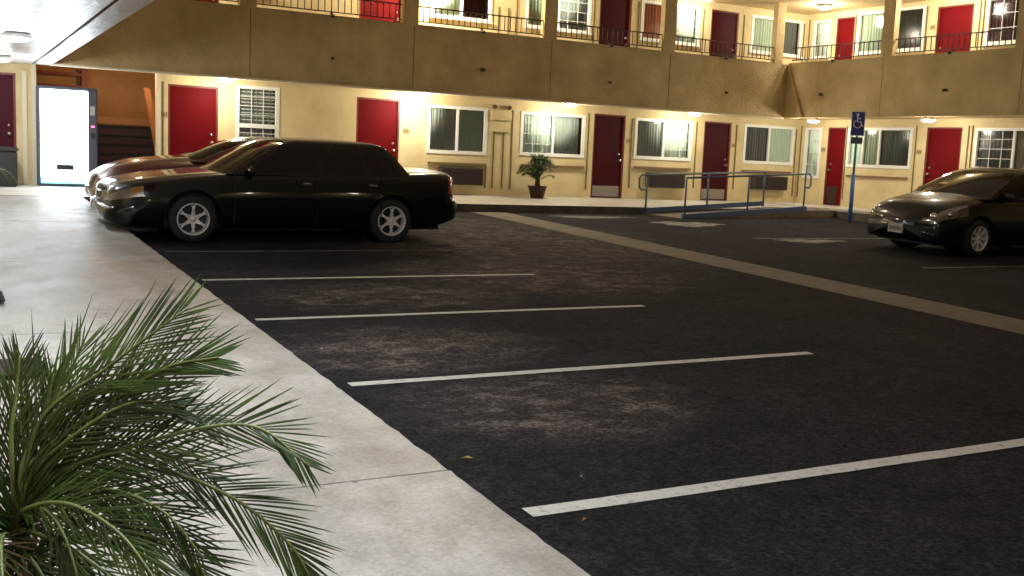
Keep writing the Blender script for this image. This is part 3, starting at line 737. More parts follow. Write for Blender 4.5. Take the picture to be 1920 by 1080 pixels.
# ------------------------------------------------------------------ vehicles (all point to -x; origin under front axle)
def wheel(parent, x, y, r, side, style, wdt=.20):
    """side -1: outer face towards -y"""
    t = MB().lathe([(r * .66, -wdt / 2), (r * .70, -wdt / 2 - .004), (r * .90, -wdt / 2), (r * .985, -wdt / 2 + .03), (r, 0), (r * .985, wdt / 2 - .03), (r * .90, wdt / 2), (r * .66, wdt / 2)], 0, 0, 0, 44, 'y')
    t.lathe([(r * .66, wdt / 2), (r * .62, 0), (r * .66, -wdt / 2)], 0, 0, 0, 44, 'y')
    w = t.build('wheel', 'rubber', parent, (x, y, r))
    ro = -wdt / 2 * 1.0
    s = side
    def yy(v): return v * (-s)   # v negative = outwards for side=-1 (towards -y)
    rim = MB()
    R = r * .665
    rim.lathe([(R, yy(ro - .004)), (R * .93, yy(ro - .008)), (R * .90, yy(ro + .02)), (R * .88, yy(ro + .10))], 0, 0, 0, 40, 'y')
    rim.lathe([(0, yy(ro - .0)), (R * .14, yy(ro - .0)), (R * .19, yy(ro + .015)), (R * .2, yy(ro + .06))], 0, 0, 0, 24, 'y')
    ns = style
    for k in range(ns):
        q = 2 * math.pi * k / ns + math.pi / 2
        def pt(rr, tt, v):
            return (rr * math.cos(q) - tt * math.sin(q), yy(v), rr * math.sin(q) + tt * math.cos(q))
        w0, w1 = (R * .16, R * .055)
        if ns == 6:
            vs = [pt(R * .14, -w0, ro + .015), pt(R * .14, w0, ro + .015), pt(R * .62, w1 * 1.1, ro + .003), pt(R * .62, -w1 * 1.1, ro + .003),
                  pt(R * .91, R * .15, ro + .004), pt(R * .91, -R * .15, ro + .004), pt(R * .80, 0, ro + .006)]
            vs2 = [(a, b + (-s) * .03 * 1, c) for a, b, c in vs]
            fs = [(0, 1, 2, 3), (2, 4, 6), (3, 6, 5), (2, 6, 3)]
        else:
            vs = [pt(R * .14, -w0 * .8, ro + .02), pt(R * .14, w0 * .8, ro + .02), pt(R * .92, R * .10, ro + .004), pt(R * .92, -R * .10, ro + .004)]
            vs2 = [(a, b + (-s) * .03, c) for a, b, c in vs]
            fs = [(0, 1, 2, 3)]
        n = len(vs)
        edges = {}
        for f in fs:
            for i in range(len(f)):
                e = (f[i], f[(i + 1) % len(f)]); edges[e] = 1
        side_f = [(a, b, b + n, a + n) for (a, b) in edges if (b, a) not in edges]
        rim.add(vs + vs2, fs + [tuple(i + n for i in f[::-1]) for f in fs] + side_f)
    rim.build('rim', 'alloy', w)
    MB().lathe([(0, yy(ro + .105)), (R * .6, yy(ro + .105)), (R * .9, yy(ro + .10))], 0, 0, 0, 30, 'y').build('brake_disc', 'black', w)
    return w

def make_car(root, S, paint):
    """S: dict of profiles. x measured from front axle, nose negative."""
    x0, x1 = S['x0'], S['x1']
    hw = S['hw']
    sec = [(0, 0), (.75, 0), (.93, .012), (.955, .05), (.972, .14), (.985, .26), (.996, .40), (1.0, .52), (.998, .64), (.990, .76), (.978, .87), (.962, .95), (.935, 1.0)]
    top = S.get('sect') or [(.90, .10), (.84, .28), (.74, .52), (.60, .74), (.42, .90), (.22, .975), (0, 1.0)]
    def station(x):
        zt, zs, zb, wd = herm(S['top'], x), herm(S['sh'], x), herm(S['bot'], x), herm(S['wid'], x) * hw
        pts = [(wd * a, zb + (zs - zb) * b) for a, b in sec] + [(wd * a, zs + (zt - zs) * b) for a, b in top]
        return pts
    NS = 92
    xs = [x0 + (x1 - x0) * (.5 - .5 * math.cos(math.pi * (i / NS))) * .35 + (x1 - x0) * (i / NS) * .65 for i in range(NS + 1)]
    rings = []
    nose = station(xs[0]); tail = station(xs[-1])
    def shrink(pts, k, x):
        zc = (pts[0][1] + pts[-1][1]) / 2
        return x, [(y * k, zc + (z - zc) * k) for y, z in pts]
    bn, bt = S.get('nb', .07), S.get('tb', .05)
    for k in (0.02, .12, .25, .38, .5, .62, .74, .84, .92, .97): rings.append(shrink(nose, k, x0 - bn * (1 - k ** 2.2)))
    for x in xs: rings.append((x, station(x)))
    for k in (.97, .92, .84, .74, .62, .5, .38, .25, .12, .02): rings.append(shrink(tail, k, x1 + bt * (1 - k ** 2.2)))
    V = []
    npt = len(rings[0][1])
    for x, pts in rings:
        full = [(x, -y, z) for y, z in pts] + [(x, y, z) for y, z in pts[-2:0:-1]]
        # full: bottom centre -> near side (-y) -> top -> far side
        V.append(full)
    bs = S.get('step', 0)
    for r in V:
        for k in range(len(r)):
            kk = k if k < npt - 1 else len(r) - 1 - k
            if 1 <= kk <= 6:
                x, y, z = r[k]
                fd = max(0, 1 - (x - x0) / .45) if x > x0 else 1.0
                fb = max(0, 1 - (x1 - x) / .40) if x < x1 else 1.0
                r[k] = (x - bs * fd ** .6 + bs * fb ** .6, y * (1 + .02 * max(fd, fb)), z)
    nf = len(V[0])
    verts = [v for r in V for v in r]
    groups = {}
    for i in range(len(V) - 1):
        for k in range(nf):
            f = (i * nf + k, i * nf + (k + 1) % nf, (i + 1) * nf + (k + 1) % nf, (i + 1) * nf + k)
            c = [sum(verts[j][a] for j in f) / 4 for a in range(3)]
            kk = k if k < npt - 1 else nf - 1 - k
            gn = S['cls'](*c, kk); groups.setdefault(gn + ((c[0] > 1.3, c[1] > 0 if gn[0] in ('headlight', 'turn_signal', 'taillight') else 0) if gn[0] != 'body' else (0, 0)), []).append(f)
    body = None
    cut = MB()
    wr = S['wr']
    for ax in (0, S['wb']):
        for sgn in (-1, 1):
            cut.lathe([(0, -.30), (wr + .045, -.30), (wr + .045, .30), (0, .30)], ax, sgn * (hw - .02), wr + .015, 40, 'y')
    # cutter joined in one temporary mesh
    co_ = cut.build('cutter', 'black')
    order = sorted(groups, key=lambda g: g[0] != 'body')
    objs = {}
    for gname in order:
        nm, mt, e1, e2 = gname
        fl = groups[gname]; used = sorted({i for f in fl for i in f}); mp = {i: j for j, i in enumerate(used)}
        mb = MB().add([verts[i] for i in used], [tuple(mp[i] for i in f) for f in fl], True)
        o = mb.build(nm, paint if mt == 'paint' else mt, root if nm == 'body' else objs.get('body', root), fix=False)
        o.parent = root
        objs['body' if nm == 'body' else gname] = o
    # boolean on closed full body copy is fragile on split shells: delete faces inside the arches and add liner rings
    for nm, o in objs.items():
        bm = bmesh.new(); bm.from_mesh(o.data)
        dele = []
        for f in bm.faces:
            c = f.calc_center_median()
            for ax in (0, S['wb']):
                if abs(c.y) > hw * .60 and (c.x - ax) ** 2 + (c.z - wr - .015) ** 2 < (wr + .05) ** 2 and c.z < S['archtop']:
                    dele.append(f); break
        bmesh.ops.delete(bm, geom=dele, context='FACES')
        # pull the ragged rim on to the circle
        for v in bm.verts:
            if not v.is_boundary: continue
            for ax in (0, S['wb']):
                dx, dz = v.co.x - ax, v.co.z - wr - .015
                d = math.hypot(dx, dz)
                if abs(v.co.y) > hw * .6 and d < (wr + .05) * 1.22 and v.co.z < S['archtop'] + .05 and d > 1e-4:
                    k = (wr + .05) / d; v.co.x = ax + dx * k; v.co.z = wr + .015 + dz * k
        bm.to_mesh(o.data); bm.free()
    bpy.data.objects.remove(co_)
    for ax in (0, S['wb']):
        for sgn in (-1, 1):
            ln = MB(); pts = []
            n = 24
            for k in range(n + 1):
                q = -.25 + (math.pi + .5) * k / n
                pts.append((ax + (wr + .052) * math.cos(q), wr + .015 + (wr + .052) * math.sin(q)))
            vs = [(px, sgn * hw * .985, pz) for px, pz in pts] + [(px, sgn * hw * .60, pz) for px, pz in pts]
            fs = [(k, k + 1, n + 2 + k, n + 1 + k) for k in range(n)] + [tuple(range(n + 1, 2 * n + 2))]
            ln.add(vs, fs).build('arch_liner', 'black', root, fix=False)
    # greenhouse
    G = S['gh']
    T = [0, .08, .2, .35, .5, .65, .8, .90, .96, 1.0]
    fy = [0, .2, .4, .6, .76, .88, .955, 1.0]
    def ring(t):
        xf, xr, wd, z = herm(G['xf'], t), herm(G['xr'], t), herm(G['w'], t), herm(G['z'], t)
        bf, br = G['bf'], G['br']
        xc, xrc = xf + bf, xr - br
        P = []
        for a in fy: P.append((xf + bf * a ** 2.4, wd * a))
        sx = []
        for fr in G['side']:   # positions on the belt -> interpolated to this ring
            sx.append(xc + (xrc - xc) * fr)
        for x in sx: P.append((x, wd * (1 + .012 * math.sin(math.pi * (x - xc) / (xrc - xc)))))
        for a in fy[::-1]: P.append((xr - br * a ** 2.4, wd * a))
        return [(x, -y, z) for x, y in P] + [(x, y, z) for x, y in P[-2:0:-1]]
    RG = [ring(t) for t in T]
    # dome rings
    last = RG[-1]; cx = (herm(G['xf'], 1) + herm(G['xr'], 1)) / 2
    for k, dz in ((.94, .018), (.82, .035), (.6, .05), (.35, .058), (.02, .062)):
        RG.append([(cx + (x - cx) * k, y * k, z + dz * G.get('dome', 1)) for x, y, z in last])
    n = len(RG[0]); vv = [v for r in RG for v in r]
    ns = len(G['side']); nfy = len(fy)
    gl = {}
    for i in range(len(RG) - 1):
        for k in range(n):
            f = (i * n + k, i * n + (k + 1) % n, (i + 1) * n + (k + 1) % n, (i + 1) * n + k)
            kk = k if k < nfy * 2 + ns - 1 else n - 1 - k
            key = 'roof'
            if 1 <= i <= 6 or i == 7:
                if kk < nfy - 2 and i <= 7: key = 'windscreen'
                elif kk >= nfy + ns + 1 and kk < 2 * nfy + ns - 1: key = 'rear_window'
                elif nfy <= kk < nfy + ns - 1 and 1 <= i <= 6 and G['glass'][kk - nfy]: key = 'side_window'
            side_run = sum(1 for g_ in range(1, kk - nfy + 1) if G['glass'][g_] and not G['glass'][g_ - 1]) if key == 'side_window' else 0
            gl.setdefault((key, side_run, (k == kk) if key == 'side_window' else 0), []).append((key, f))
    for (key, _r, _s), fl in gl.items():
        fl = [f for _, f in fl]
        if not fl: continue
        used = sorted({i for f in fl for i in f}); mp = {i: j for j, i in enumerate(used)}
        MB().add([vv[i] for i in used], [tuple(mp[i] for i in f) for f in fl], True).build(key, paint if key == 'roof' else 'car_glass', root, fix=False)
    for ax in (0, S['wb']):
        for sgn in (-1, 1): wheel(root, ax, sgn * (hw - .115), wr, sgn, S['spokes'])
    MB().box(x0 + .15, x1 - .15, -hw * .7, hw * .7, .17, .30).build('underbody', 'black', root)
    return objs

def mirror(root, x, y, z, sgn, paint):
    vs = []; fs = []
    m = MB()
    n, k = 10, 8
    for i in range(k + 1):
        a = math.pi * i / k
        for j in range(n):
            b = 2 * math.pi * j / n
            vs.append((x + .055 * math.sin(a) * math.cos(b) , y + sgn * (.10 + .11 * -math.cos(a)), z + .065 * math.sin(a) * math.sin(b)))
    for i in range(k):
        for j in range(n): fs.append((i * n + j, i * n + (j + 1) % n, (i + 1) * n + (j + 1) % n, (i + 1) * n + j))
    m.add(vs, fs, True)
    m.box(x - .02, x + .02, min(y, y + sgn * .08), max(y, y + sgn * .08), z - .05, z - .01)
    m.build('side_mirror', paint, root)

# --- black boxy sedan
def cls_sedan(x, y, z, k):
    ay = abs(y)
    if x < -.62 and 9 <= k <= 11 and ay > .40: return ('headlight', 'lens') if (x < -.78 or ay < .7) else ('turn_signal', 'amber')
    if x < -.88 and ay < .33 and 7 <= k <= 11: return ('grille', 'black')
    if x > 3.60 and ay > .45 and 8 <= k <= 11: return ('taillight', 'red_lens')
    if (x < -.76 or x > 3.68) and 3 <= k <= 6: return ('bumper', 'paint')
    return ('body', 'paint')
SED = dict(sect=[(.915, .22), (.875, .46), (.80, .68), (.66, .86), (.46, .95), (.24, .99), (0, 1.0)], step=.065, x0=-.98, x1=3.70, hw=.88, wb=2.72, wr=.312, spokes=6, archtop=.72, nb=.06, tb=.05,
    top=[(-.98, .67), (-.9, .725), (-.6, .80), (0, .88), (.55, .93), (.9, .95), (2.6, .96), (3.1, 1.00), (3.5, 1.02), (3.64, 1.015), (3.70, .99)],
    sh=[(-.98, .60), (-.85, .66), (-.5, .74), (0, .82), (.6, .885), (1.5, .915), (2.7, .93), (3.3, .945), (3.60, .94), (3.70, .91)],
    bot=[(-.98, .27), (-.8, .21), (-.3, .19), (2.9, .19), (3.3, .22), (3.70, .34)],
    wid=[(-.98, .78), (-.94, .86), (-.80, .93), (-.45, .98), (.3, 1.0), (2.6, 1.0), (3.2, .985), (3.5, .955), (3.64, .91), (3.70, .85)],
    cls=cls_sedan,
    gh=dict(dome=.45, xf=[(0, .28), (.5, .70), (.9, 1.08), (1, 1.20)], xr=[(0, 3.16), (.5, 2.94), (.9, 2.73), (1, 2.62)],
            w=[(0, .83), (.5, .755), (.85, .69), (1, .64)], z=[(0, .90), (.5, 1.14), (.9, 1.335), (1, 1.36)], bf=.17, br=.12,
            side=[.06, .12, .26, .40, .435, .47, .60, .72, .755, .80, .86, .93], glass=[1, 1, 1, 0, 0, 1, 1, 0, 1, 1, 0]))
sedan = thing('parked_sedan', 'black boxy sedan with star shaped alloy wheels, nearest car at left', 'car', (2.80, 14.55, lotz(14.5) - .002), 0)
sedan.rotation_euler = (rad(1.78), 0, 0)
make_car(sedan, SED, 'paint_black')
for sg_ in (-1, 1):
    mirror(sedan, .72, sg_ * .80, .95, sg_, 'paint_black')
    MB().box(-.35 + .8, 2.45, min(sg_ * .885, sg_ * .90), max(sg_ * .885, sg_ * .90), .52, .575).build('side_moulding', 'paint_black', sedan, bevel=.012)
    for hx in (1.42, 2.36): MB().box(hx, hx + .12, min(sg_ * .873, sg_ * .895), max(sg_ * .873, sg_ * .895), .79, .82).build('door_handle', 'chrome', sedan, bevel=.004)
MB().tube([(3.05, .45, .98), (3.07, .45, 1.32)], .004, 6).build('antenna', 'black', sedan)
MB().box(-1.055, -1.04, -.28, .28, .60, .615).build('grille_bar', 'chrome', sedan)
for sg_ in (-1, 1):
    def glint_dome(root, x, y, z, r):  # chrome domes added on the headlights to catch lamp glints
        pr = [(r * math.sin(q), -r * .45 * math.cos(q)) for q in [math.pi / 2 * k / 6 for k in range(7)]]
        o = MB().lathe([(a, b) for a, b in pr], 0, 0, 0, 18, 'y').build('headlight_glint_dome', 'chrome', root, (x, y, z)); o.rotation_euler.z = rad(-68 if y < 0 else -112)
    glint_dome(sedan, -.965, sg_ * .56, .60, .06)
sm_ = MB()
for hx in (.52, 1.62, 2.55): sm_.box(hx - .004, hx + .004, -.8835, -.86, .25, .90)
sm_.build('door_gap', 'black', sedan)

# --- maroon coupe behind
def cls_mar(x, y, z, k):
    ay = abs(y)
    if x < -.60 and 8 <= k <= 10 and ay > .34: return ('headlight', 'lens') if x < -.76 and ay < .72 else ('turn_signal', 'red_lens')
    if x > 3.5 and ay > .4 and 8 <= k <= 11: return ('taillight', 'red_lens')
    return ('body', 'paint')
COU = dict(step=.04, x0=-1.0, x1=3.55, hw=.87, wb=2.65, wr=.31, spokes=7, archtop=.72, nb=.07, tb=.05,
    top=[(-1.0, .68), (-.8, .80), (-.45, .905), (0, .96), (.4, .99), (.9, 1.0), (2.6, 1.0), (3.1, 1.0), (3.4, .98), (3.55, .90)],
    sh=[(-1.0, .60), (-.8, .70), (-.45, .79), (0, .85), (.6, .89), (1.5, .91), (2.7, .93), (3.3, .91), (3.55, .82)],
    bot=[(-1.0, .27), (-.7, .20), (-.3, .18), (2.9, .18), (3.4, .24), (3.55, .33)],
    wid=[(-1.0, .72), (-.93, .82), (-.75, .90), (-.45, .96), (.3, 1.0), (2.6, 1.0), (3.2, .97), (3.45, .92), (3.55, .82)],
    cls=cls_mar,
    gh=dict(xf=[(0, .12), (.5, .58), (.9, .98), (1, 1.12)], xr=[(0, 3.2), (.5, 2.95), (.9, 2.60), (1, 2.4)],
            w=[(0, .80), (.5, .70), (.85, .60), (1, .54)], z=[(0, .92), (.5, 1.10), (.9, 1.25), (1, 1.27)], bf=.22, br=.14,
            side=[.06, .12, .28, .44, .47, .50, .62, .74, .78, .84, .88, .94], glass=[1, 1, 1, 0, 0, 1, 1, 0, 0, 0, 0]))
coupe = thing('parked_coupe', 'dark maroon car mostly hidden behind the black sedan, nose catching white light', 'car', (3.00, 16.95, lotz(16.95)), 0)
coupe.rotation_euler = (rad(1.78), 0, 0)
make_car(coupe, COU, 'paint_maroon')
for sg_ in (-1, 1): mirror(coupe, .66, sg_ * .78, .93, sg_, 'paint_maroon')

# --- grey hatchback at right
def cls_hat(x, y, z, k):
    ay = abs(y)
    if x < -.30 and ay > .44 and 9 <= k <= 12: return ('headlight', 'lens_bright')
    if x < -.80 and ay < .34 and 8 <= k <= 9: return ('grille', 'chrome')
    if x < -.80 and ay < .50 and 3 <= k <= 5: return ('lower_grille', 'black')
    if x > 3.2 and ay > .45 and 8 <= k <= 11: return ('taillight', 'red_lens')
    return ('body', 'paint')
HAT = dict(step=.02, x0=-.94, x1=3.55, hw=.87, wb=2.60, wr=.318, spokes=8, archtop=.74, nb=.09, tb=.06,
    top=[(-.94, .76), (-.84, .85), (-.55, .94), (-.15, 1.005), (.25, 1.05), (.8, 1.06), (2.4, 1.06), (3.0, 1.06), (3.4, 1.04), (3.55, .96)],
    sh=[(-.94, .64), (-.8, .735), (-.45, .83), (0, .90), (.6, .94), (1.5, .97), (2.7, 1.0), (3.3, 1.0), (3.55, .90)],
    bot=[(-.94, .22), (-.7, .19), (-.3, .18), (2.9, .19), (3.3, .24), (3.55, .33)],
    wid=[(-.94, .78), (-.90, .84), (-.76, .88), (-.48, .955), (.2, 1.0), (2.6, 1.0), (3.1, .98), (3.4, .93), (3.55, .84)],
    cls=cls_hat,
    gh=dict(xf=[(0, -.10), (.5, .42), (.9, .90), (1, 1.05)], xr=[(0, 3.35), (.5, 3.15), (.9, 2.95), (1, 2.8)],
            w=[(0, .81), (.5, .73), (.85, .645), (1, .58)], z=[(0, .97), (.5, 1.23), (.9, 1.425), (1, 1.45)], bf=.26, br=.14,
            side=[.05, .12, .26, .40, .43, .46, .58, .70, .73, .80, .88, .94], glass=[1, 1, 1, 0, 0, 1, 1, 0, 1, 1, 0]))
hatch = thing('parked_hatchback', 'dark grey hatchback at the right edge facing left with bright lamp reflections', 'car', (15.25, 12.48, lotz(12.48)), 0)
hatch.rotation_euler = (rad(1.78), 0, 0)
make_car(hatch, HAT, 'paint_grey')
for sg_ in (-1, 1):
    mirror(hatch, .55, sg_ * .79, 1.03, sg_, 'paint_grey')
    for hx in (1.25, 2.25): MB().box(hx, hx + .16, min(sg_ * .86, sg_ * .89), max(sg_ * .86, sg_ * .89), .86, .89).build('door_handle', 'chrome', hatch, bevel=.004)
for sg_ in (-1, 1):
    glint_dome(hatch, -.91, sg_ * .63, .66, .065); glint_dome(hatch, -.70, sg_ * .765, .70, .045)
pl = MB().box(-1.065, -1.045, -.155, .155, .33, .485).build('licence_plate', 'plate', hatch)
m = MB()
for k in range(7): m.box(-1.069, -1.0655, -.12 + .036 * k, -.12 + .036 * k + .018, .365 + .006 * (k % 3), .435)
m.build('plate_lettering', 'plate_mark', pl)

# ------------------------------------------------------------------ palms
def frond_mesh(pts, n, lmax, side, rnd, width=.011, droop=.25, start=.12, fwd=1.55, hang=False):
    """pts: 3D guide points of the midrib; returns (rachis MB, leaflets MB)"""
    P = [Vector(p) for p in pts]
    # catmull-rom
    Q = []
    ext = [P[0] * 2 - P[1]] + P + [P[-1] * 2 - P[-2]]
    for i in range(1, len(ext) - 2):
        for k in range(10):
            t = k / 10; a, b, c, d = ext[i - 1], ext[i], ext[i + 1], ext[i + 2]
            Q.append(.5 * ((2 * b) + (c - a) * t + (2 * a - 5 * b + 4 * c - d) * t * t + (3 * b - a - 3 * c + d) * t ** 3))
    Q.append(P[-1])
    m = MB(); m.tube(Q, [.0058 * (1 - .8 * i / len(Q)) + .0008 for i in range(len(Q))], 5)
    lf = MB()
    for i in range(n):
        u = start + (1 - start) * (i + rnd.uniform(-.25, .25)) / n
        u = min(max(u, .02), .995)
        f = u * (len(Q) - 1); a = int(f); b = min(a + 1, len(Q) - 1)
        p = Q[a].lerp(Q[b], f - a); t = (Q[min(a + 2, len(Q) - 1)] - Q[max(a - 1, 0)]).normalized()
        sd = side.copy(); sd = (sd - t * sd.dot(t)).normalized(); nrm = t.cross(sd)
        prof = math.sin(math.pi * min(1, (u * .80 + .16))) ** .6
        for s in (-1, 1):
            ll = lmax * prof * rnd.uniform(.72, 1.1)
            fw = fwd * (1 + .9 * u ** 3) + rnd.uniform(-.2, .2)
            d = (t * fw + sd * s * 1.0 + nrm * (rnd.uniform(-.15, .38))).normalized()
            w_ = width * rnd.uniform(.8, 1.2)
            pts_ = []; k = 6
            dr = droop * rnd.uniform(.3, 1.6)
            for j in range(k + 1):
                q = j / k
                pts_.append(p + d * (ll * q) + Vector((0, 0, -1)) * (dr * ll * q * q))
            vs = []; fs = []
            wv = d.cross(nrm); 
            if wv.length < .1: wv = t
            wv.normalize(); fold = nrm * .35
            for j in range(k + 1):
                q = j / k; ww = w_ * (.45 + .9 * q) * (1 - q ** 1.6) ** .8 if q < 1 else 0.0002
                ww = max(ww, .0003)
                vs += [pts_[j] - wv * ww * .5 + fold * ww * .6, pts_[j], pts_[j] + wv * ww * .5 + fold * ww * .6]
            for j in range(k):
                o = 3 * j; fs += [(o, o + 1, o + 4, o + 3), (o + 1, o + 2, o + 5, o + 4)]
            lf.add(vs, fs, True)
    return m, lf

rnd = random.Random(11)
px, py = .10, 2.24
fz = lwz(py)
palm = thing('potted_palm', 'large feathery green palm filling the near left corner over the sidewalk', 'palm', (px, py, fz), 0, 'potted palms')
MB().lathe([(.14, 0), (.155, .01), (.20, .34), (.215, .345), (.215, .375), (.195, .375), (.19, .33)], 0, 0, 0, 32, capb=True).build('pot', 'pot', palm)
MB().lathe([(0, .335), (.19, .33)], 0, 0, 0, 24).build('soil', 'soil', palm)
MB().tube([(0, 0, .33), (.01, 0, .45), (0, .01, .54), (.02, 0, .62)], [.045, .04, .035, .02], 12).build('trunk', 'trunk', palm)
base = Vector((px + .02, py, fz + .70))
rs = random.Random(5)
for k in range(16):
    q = rs.uniform(0, 6.28); rr = rs.uniform(.05, .13)
    MB().tube([(.02 + .015 * math.cos(q), .015 * math.sin(q), .42 + rs.uniform(-.08, .12)), (.02 + rr * .7 * math.cos(q), rr * .7 * math.sin(q), .62), (.02 + rr * 1.5 * math.cos(q), rr * 1.5 * math.sin(q), .66 + rs.uniform(-.06, .10))], [.014, .009, .003], 6).build('leaf_stub', 'trunk', palm)
guides = [
    ([(.155, 2.245, .441), (.28, 2.194, .564), (.425, 2.135, .690)], 40, .20),
    ([(.138, 2.243, .359), (.279, 2.185, .489), (.385, 2.134, .570), (.478, 2.085, .596)], 46, .17),
    ([(.162, 2.226, .332), (.341, 2.14, .418), (.525, 2.037, .464), (.635, 1.972, .385)], 52, .16),
    ([(.187, 2.21, .316), (.351, 2.127, .366), (.492, 2.044, .319), (.591, 1.977, .234), (.630, 1.945, .167)], 52, .15),
    ([(.135, 2.221, .188), (.300, 2.117, .247), (.417, 2.061, .197), (.46, 2.02, .12)], 42, .15),
    ([(.108, 2.267, .40), (.12, 2.285, .50), (.128, 2.292, .58)], 20, .13),
    ([(.13, 2.25, .38), (.20, 2.27, .50), (.25, 2.30, .60)], 26, .16),
    ([(.15, 2.24, .34), (.27, 2.22, .42), (.40, 2.21, .46), (.50, 2.19, .43)], 40, .15),
    ([(.15, 2.22, .30), (.27, 2.14, .33), (.37, 2.08, .29), (.44, 2.03, .20)], 38, .14),
    ([(.12, 2.20, .28), (.19, 2.08, .33), (.27, 1.97, .30), (.33, 1.88, .22)], 36, .14),
    ([(.05, 2.25, .32), (-.05, 2.15, .45), (-.15, 2.05, .5), (-.28, 1.95, .45)], 34, .16),
    ([(.08, 2.30, .36), (.02, 2.42, .48), (-.05, 2.55, .52)], 30, .16),
    ([(.05, 2.25, .28), (-.10, 2.28, .35), (-.25, 2.30, .33), (-.38, 2.32, .22)], 34, .16),
    ([(.14, 2.25, .26), (.24, 2.22, .26), (.34, 2.18, .20), (.40, 2.15, .08)], 34, .14),
    ([(.12, 2.22, .24), (.22, 2.12, .21), (.31, 2.06, .12), (.35, 2.02, .0)], 32, .13),
    ([(.14, 2.23, .30), (.24, 2.18, .38), (.36, 2.13, .40), (.48, 2.08, .34)], 40, .15),
    ([(.14, 2.23, .34), (.24, 2.18, .45), (.33, 2.15, .50), (.42, 2.12, .49)], 38, .15),
    ([(.13, 2.24, .24), (.20, 2.20, .20), (.25, 2.15, .10), (.27, 2.10, -.02)], 30, .13),
    ([(.12, 2.22, .27), (.16, 2.14, .30), (.19, 2.07, .26), (.21, 2.0, .18)], 30, .12),
    ([(.11, 2.20, .22), (.15, 2.12, .18), (.19, 2.04, .08), (.20, 2.0, -.04)], 30, .14),
    ([(.09, 2.20, .24), (.08, 2.10, .24), (.08, 2.00, .16), (.08, 1.94, .04)], 30, .14),
    ([(.13, 2.22, .20), (.19, 2.16, .12), (.23, 2.12, .02), (.25, 2.10, -.10)], 28, .13),
    ([(.11, 2.26, .33), (.13, 2.31, .46), (.14, 2.36, .56)], 24, .15),
    ([(.13, 2.24, .28), (.20, 2.21, .32), (.28, 2.16, .30), (.35, 2.10, .22)], 38, .13),
    ([(.14, 2.24, .33), (.20, 2.24, .44), (.29, 2.23, .52), (.37, 2.22, .54)], 36, .16),
    ([(.13, 2.25, .33), (.17, 2.27, .45), (.19, 2.29, .54)], 24, .15),
    ([(.12, 2.21, .17), (.16, 2.17, .06), (.17, 2.15, -.06)], 26, .12),
    ([(.09, 2.18, .20), (.09, 2.10, .10), (.10, 2.05, -.04)], 30, .14),
    ([(.12, 2.19, .19), (.13, 2.12, .11), (.14, 2.07, -.03)], 30, .14),
    ([(.06, 2.19, .20), (.04, 2.10, .12), (.03, 2.04, -.02)], 30, .14),
]
camr = Vector((0.8789, -0.47506, 0.04308)); camu = Vector((0.02139, 0.12946, 0.99135)); camf = Vector((0.47653, 0.87038, -0.12395))
for i, (gp, n, lm) in enumerate(guides):
    pts = [base] + [Vector(p) for p in gp]
    t = (pts[-1] - pts[1]).normalized()
    sd = t.cross(Vector((0.25 * math.sin(i * 2.1) - .5, -.75, .55)))
    a, b = frond_mesh([p - Vector((px, py, fz)) for p in pts], int(n * .95), lm * 1.16, sd.normalized(), rnd, start=.16 if i < 6 else .06, width=.0066, droop=.03)
    fr = a.build('frond', 'rachis', palm, fix=False)
    b.build('leaflets', 'leaf_dry' if i in (20, 26) else 'leaf', fr, fix=False)

# small palm against the far wall
fp = thing('potted_palm', 'small bushy palm in a dark pot below a window on the far sidewalk', 'palm', (12.02, 20.95, .117), 0, 'potted palms')
MB().lathe([(.14, 0), (.15, .01), (.21, .25), (.225, .255), (.225, .28), (.205, .28), (.2, .24)], 0, 0, 0, 24, capb=True).build('pot', 'pot', fp)
MB().lathe([(0, .245), (.2, .24)], 0, 0, 0, 20).build('soil', 'soil', fp)
MB().tube([(0, 0, .24), (0, .0, .45)], [.07, .05], 10).build('trunk', 'trunk', fp)
for i in range(44):
    q = i * 2.4 + .3; el = .15 + 1.3 * ((i * .37) % 1)
    r = .44 * math.cos(el) + .06; h = .50 * math.sin(el) + .10
    d = Vector((math.cos(q), math.sin(q) * .75, 0))
    p1 = Vector((0, 0, .36)); pts = [p1, p1 + d * r * .4 + Vector((0, 0, h * .75)), p1 + d * r * .8 + Vector((0, 0, h)), p1 + d * r * 1.05 + Vector((0, 0, h * .85))]
    a, b = frond_mesh(pts, 20, .17, d.cross(Vector((0, 0, 1))), rnd, width=.018, start=.15)
    fr = a.build('frond', 'rachis', fp, fix=False); b.build('leaflets', 'leaf', fr, fix=False)

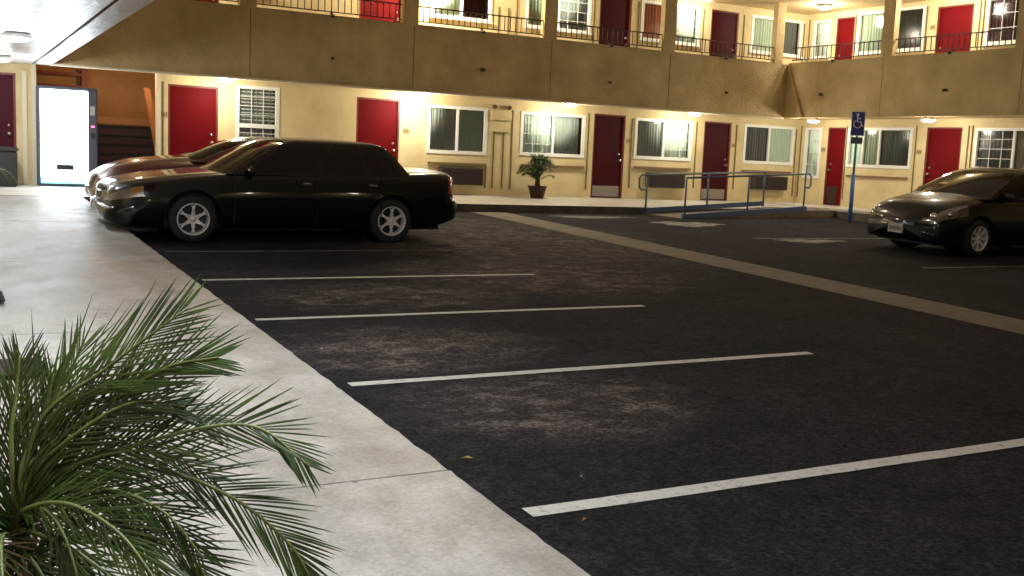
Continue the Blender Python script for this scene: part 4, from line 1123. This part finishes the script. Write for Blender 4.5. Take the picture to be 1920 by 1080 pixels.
# dry palm half seen at the left edge
dp = thing('dry_palm', 'sparse dry palm fronds poking in at the left edge below the bin', 'plant', (.40, 15.9, lwz(15.9)), 0)
MB().lathe([(.13, 0), (.19, .28), (.2, .3), (.18, .3)], 0, 0, 0, 22, capb=True).build('pot', 'pot', dp)
for i in range(7):
    q = -1.1 + i * .45; d = Vector((math.cos(q), math.sin(q), 0))
    p1 = Vector((0, 0, .28)); pts = [p1, p1 + d * .18 + Vector((0, 0, .28)), p1 + d * .36 + Vector((0, 0, .30)), p1 + d * .52 + Vector((0, 0, .12))]
    a, b = frond_mesh(pts, 14, .16, d.cross(Vector((0, 0, 1))), rnd, width=.008, start=.2)
    fr = a.build('frond', 'rachis', dp, fix=False); b.build('leaflets', 'leaf_dry', fr, fix=False)

# door mats and litter on the sidewalk and the lot
def mat_thing(x0, x1, y0, y1, label):
    o = MB().box(x0, x1, y0, y1, 0, .012).build('door_mat', 'mat_rubber', None, (0, 0, lwz((y0 + y1) / 2) + .012), 0, bevel=.004)
    o.rotation_euler.x = .0
    o2 = tag(o, label, 'mat', 'dark door mats on the left sidewalk')
mat_thing(-.5, .50, 6.42, 6.92, 'dark door mat on the left sidewalk behind the palm tips')
mat_thing(-.6, .40, 8.85, 9.4, 'dark door mat corner farther up the left sidewalk at the picture edge')
def litter(x, y, sz, label, m='leaf_litter', rz=.4):
    o = MB().add([(-sz, 0, .004), (-sz * .3, -sz * .28, .012), (sz, 0, .006), (sz * .2, sz * .3, .016), (0, 0, .004)], [(0, 1, 4), (1, 2, 4), (2, 3, 4), (3, 0, 4)]).build('dry_leaf', m, None, (x, y, lotz(y) + .003), rz)
    tag(o, label, 'leaf', 'litter on the asphalt')
litter(2.33, 4.66, .036, 'curled yellow leaf on the asphalt beside the sidewalk edge', rz=-.5)
litter(2.45, 3.72, .02, 'small dry leaf just below the nearest white stall line')
litter(2.42, 7.3, .016, 'tiny pale scrap on the asphalt between two white stall lines', 'sign_white')
litter(2.75, 4.22, .010, 'tiny pale speck beside the nearest white stall line', 'sign_white')
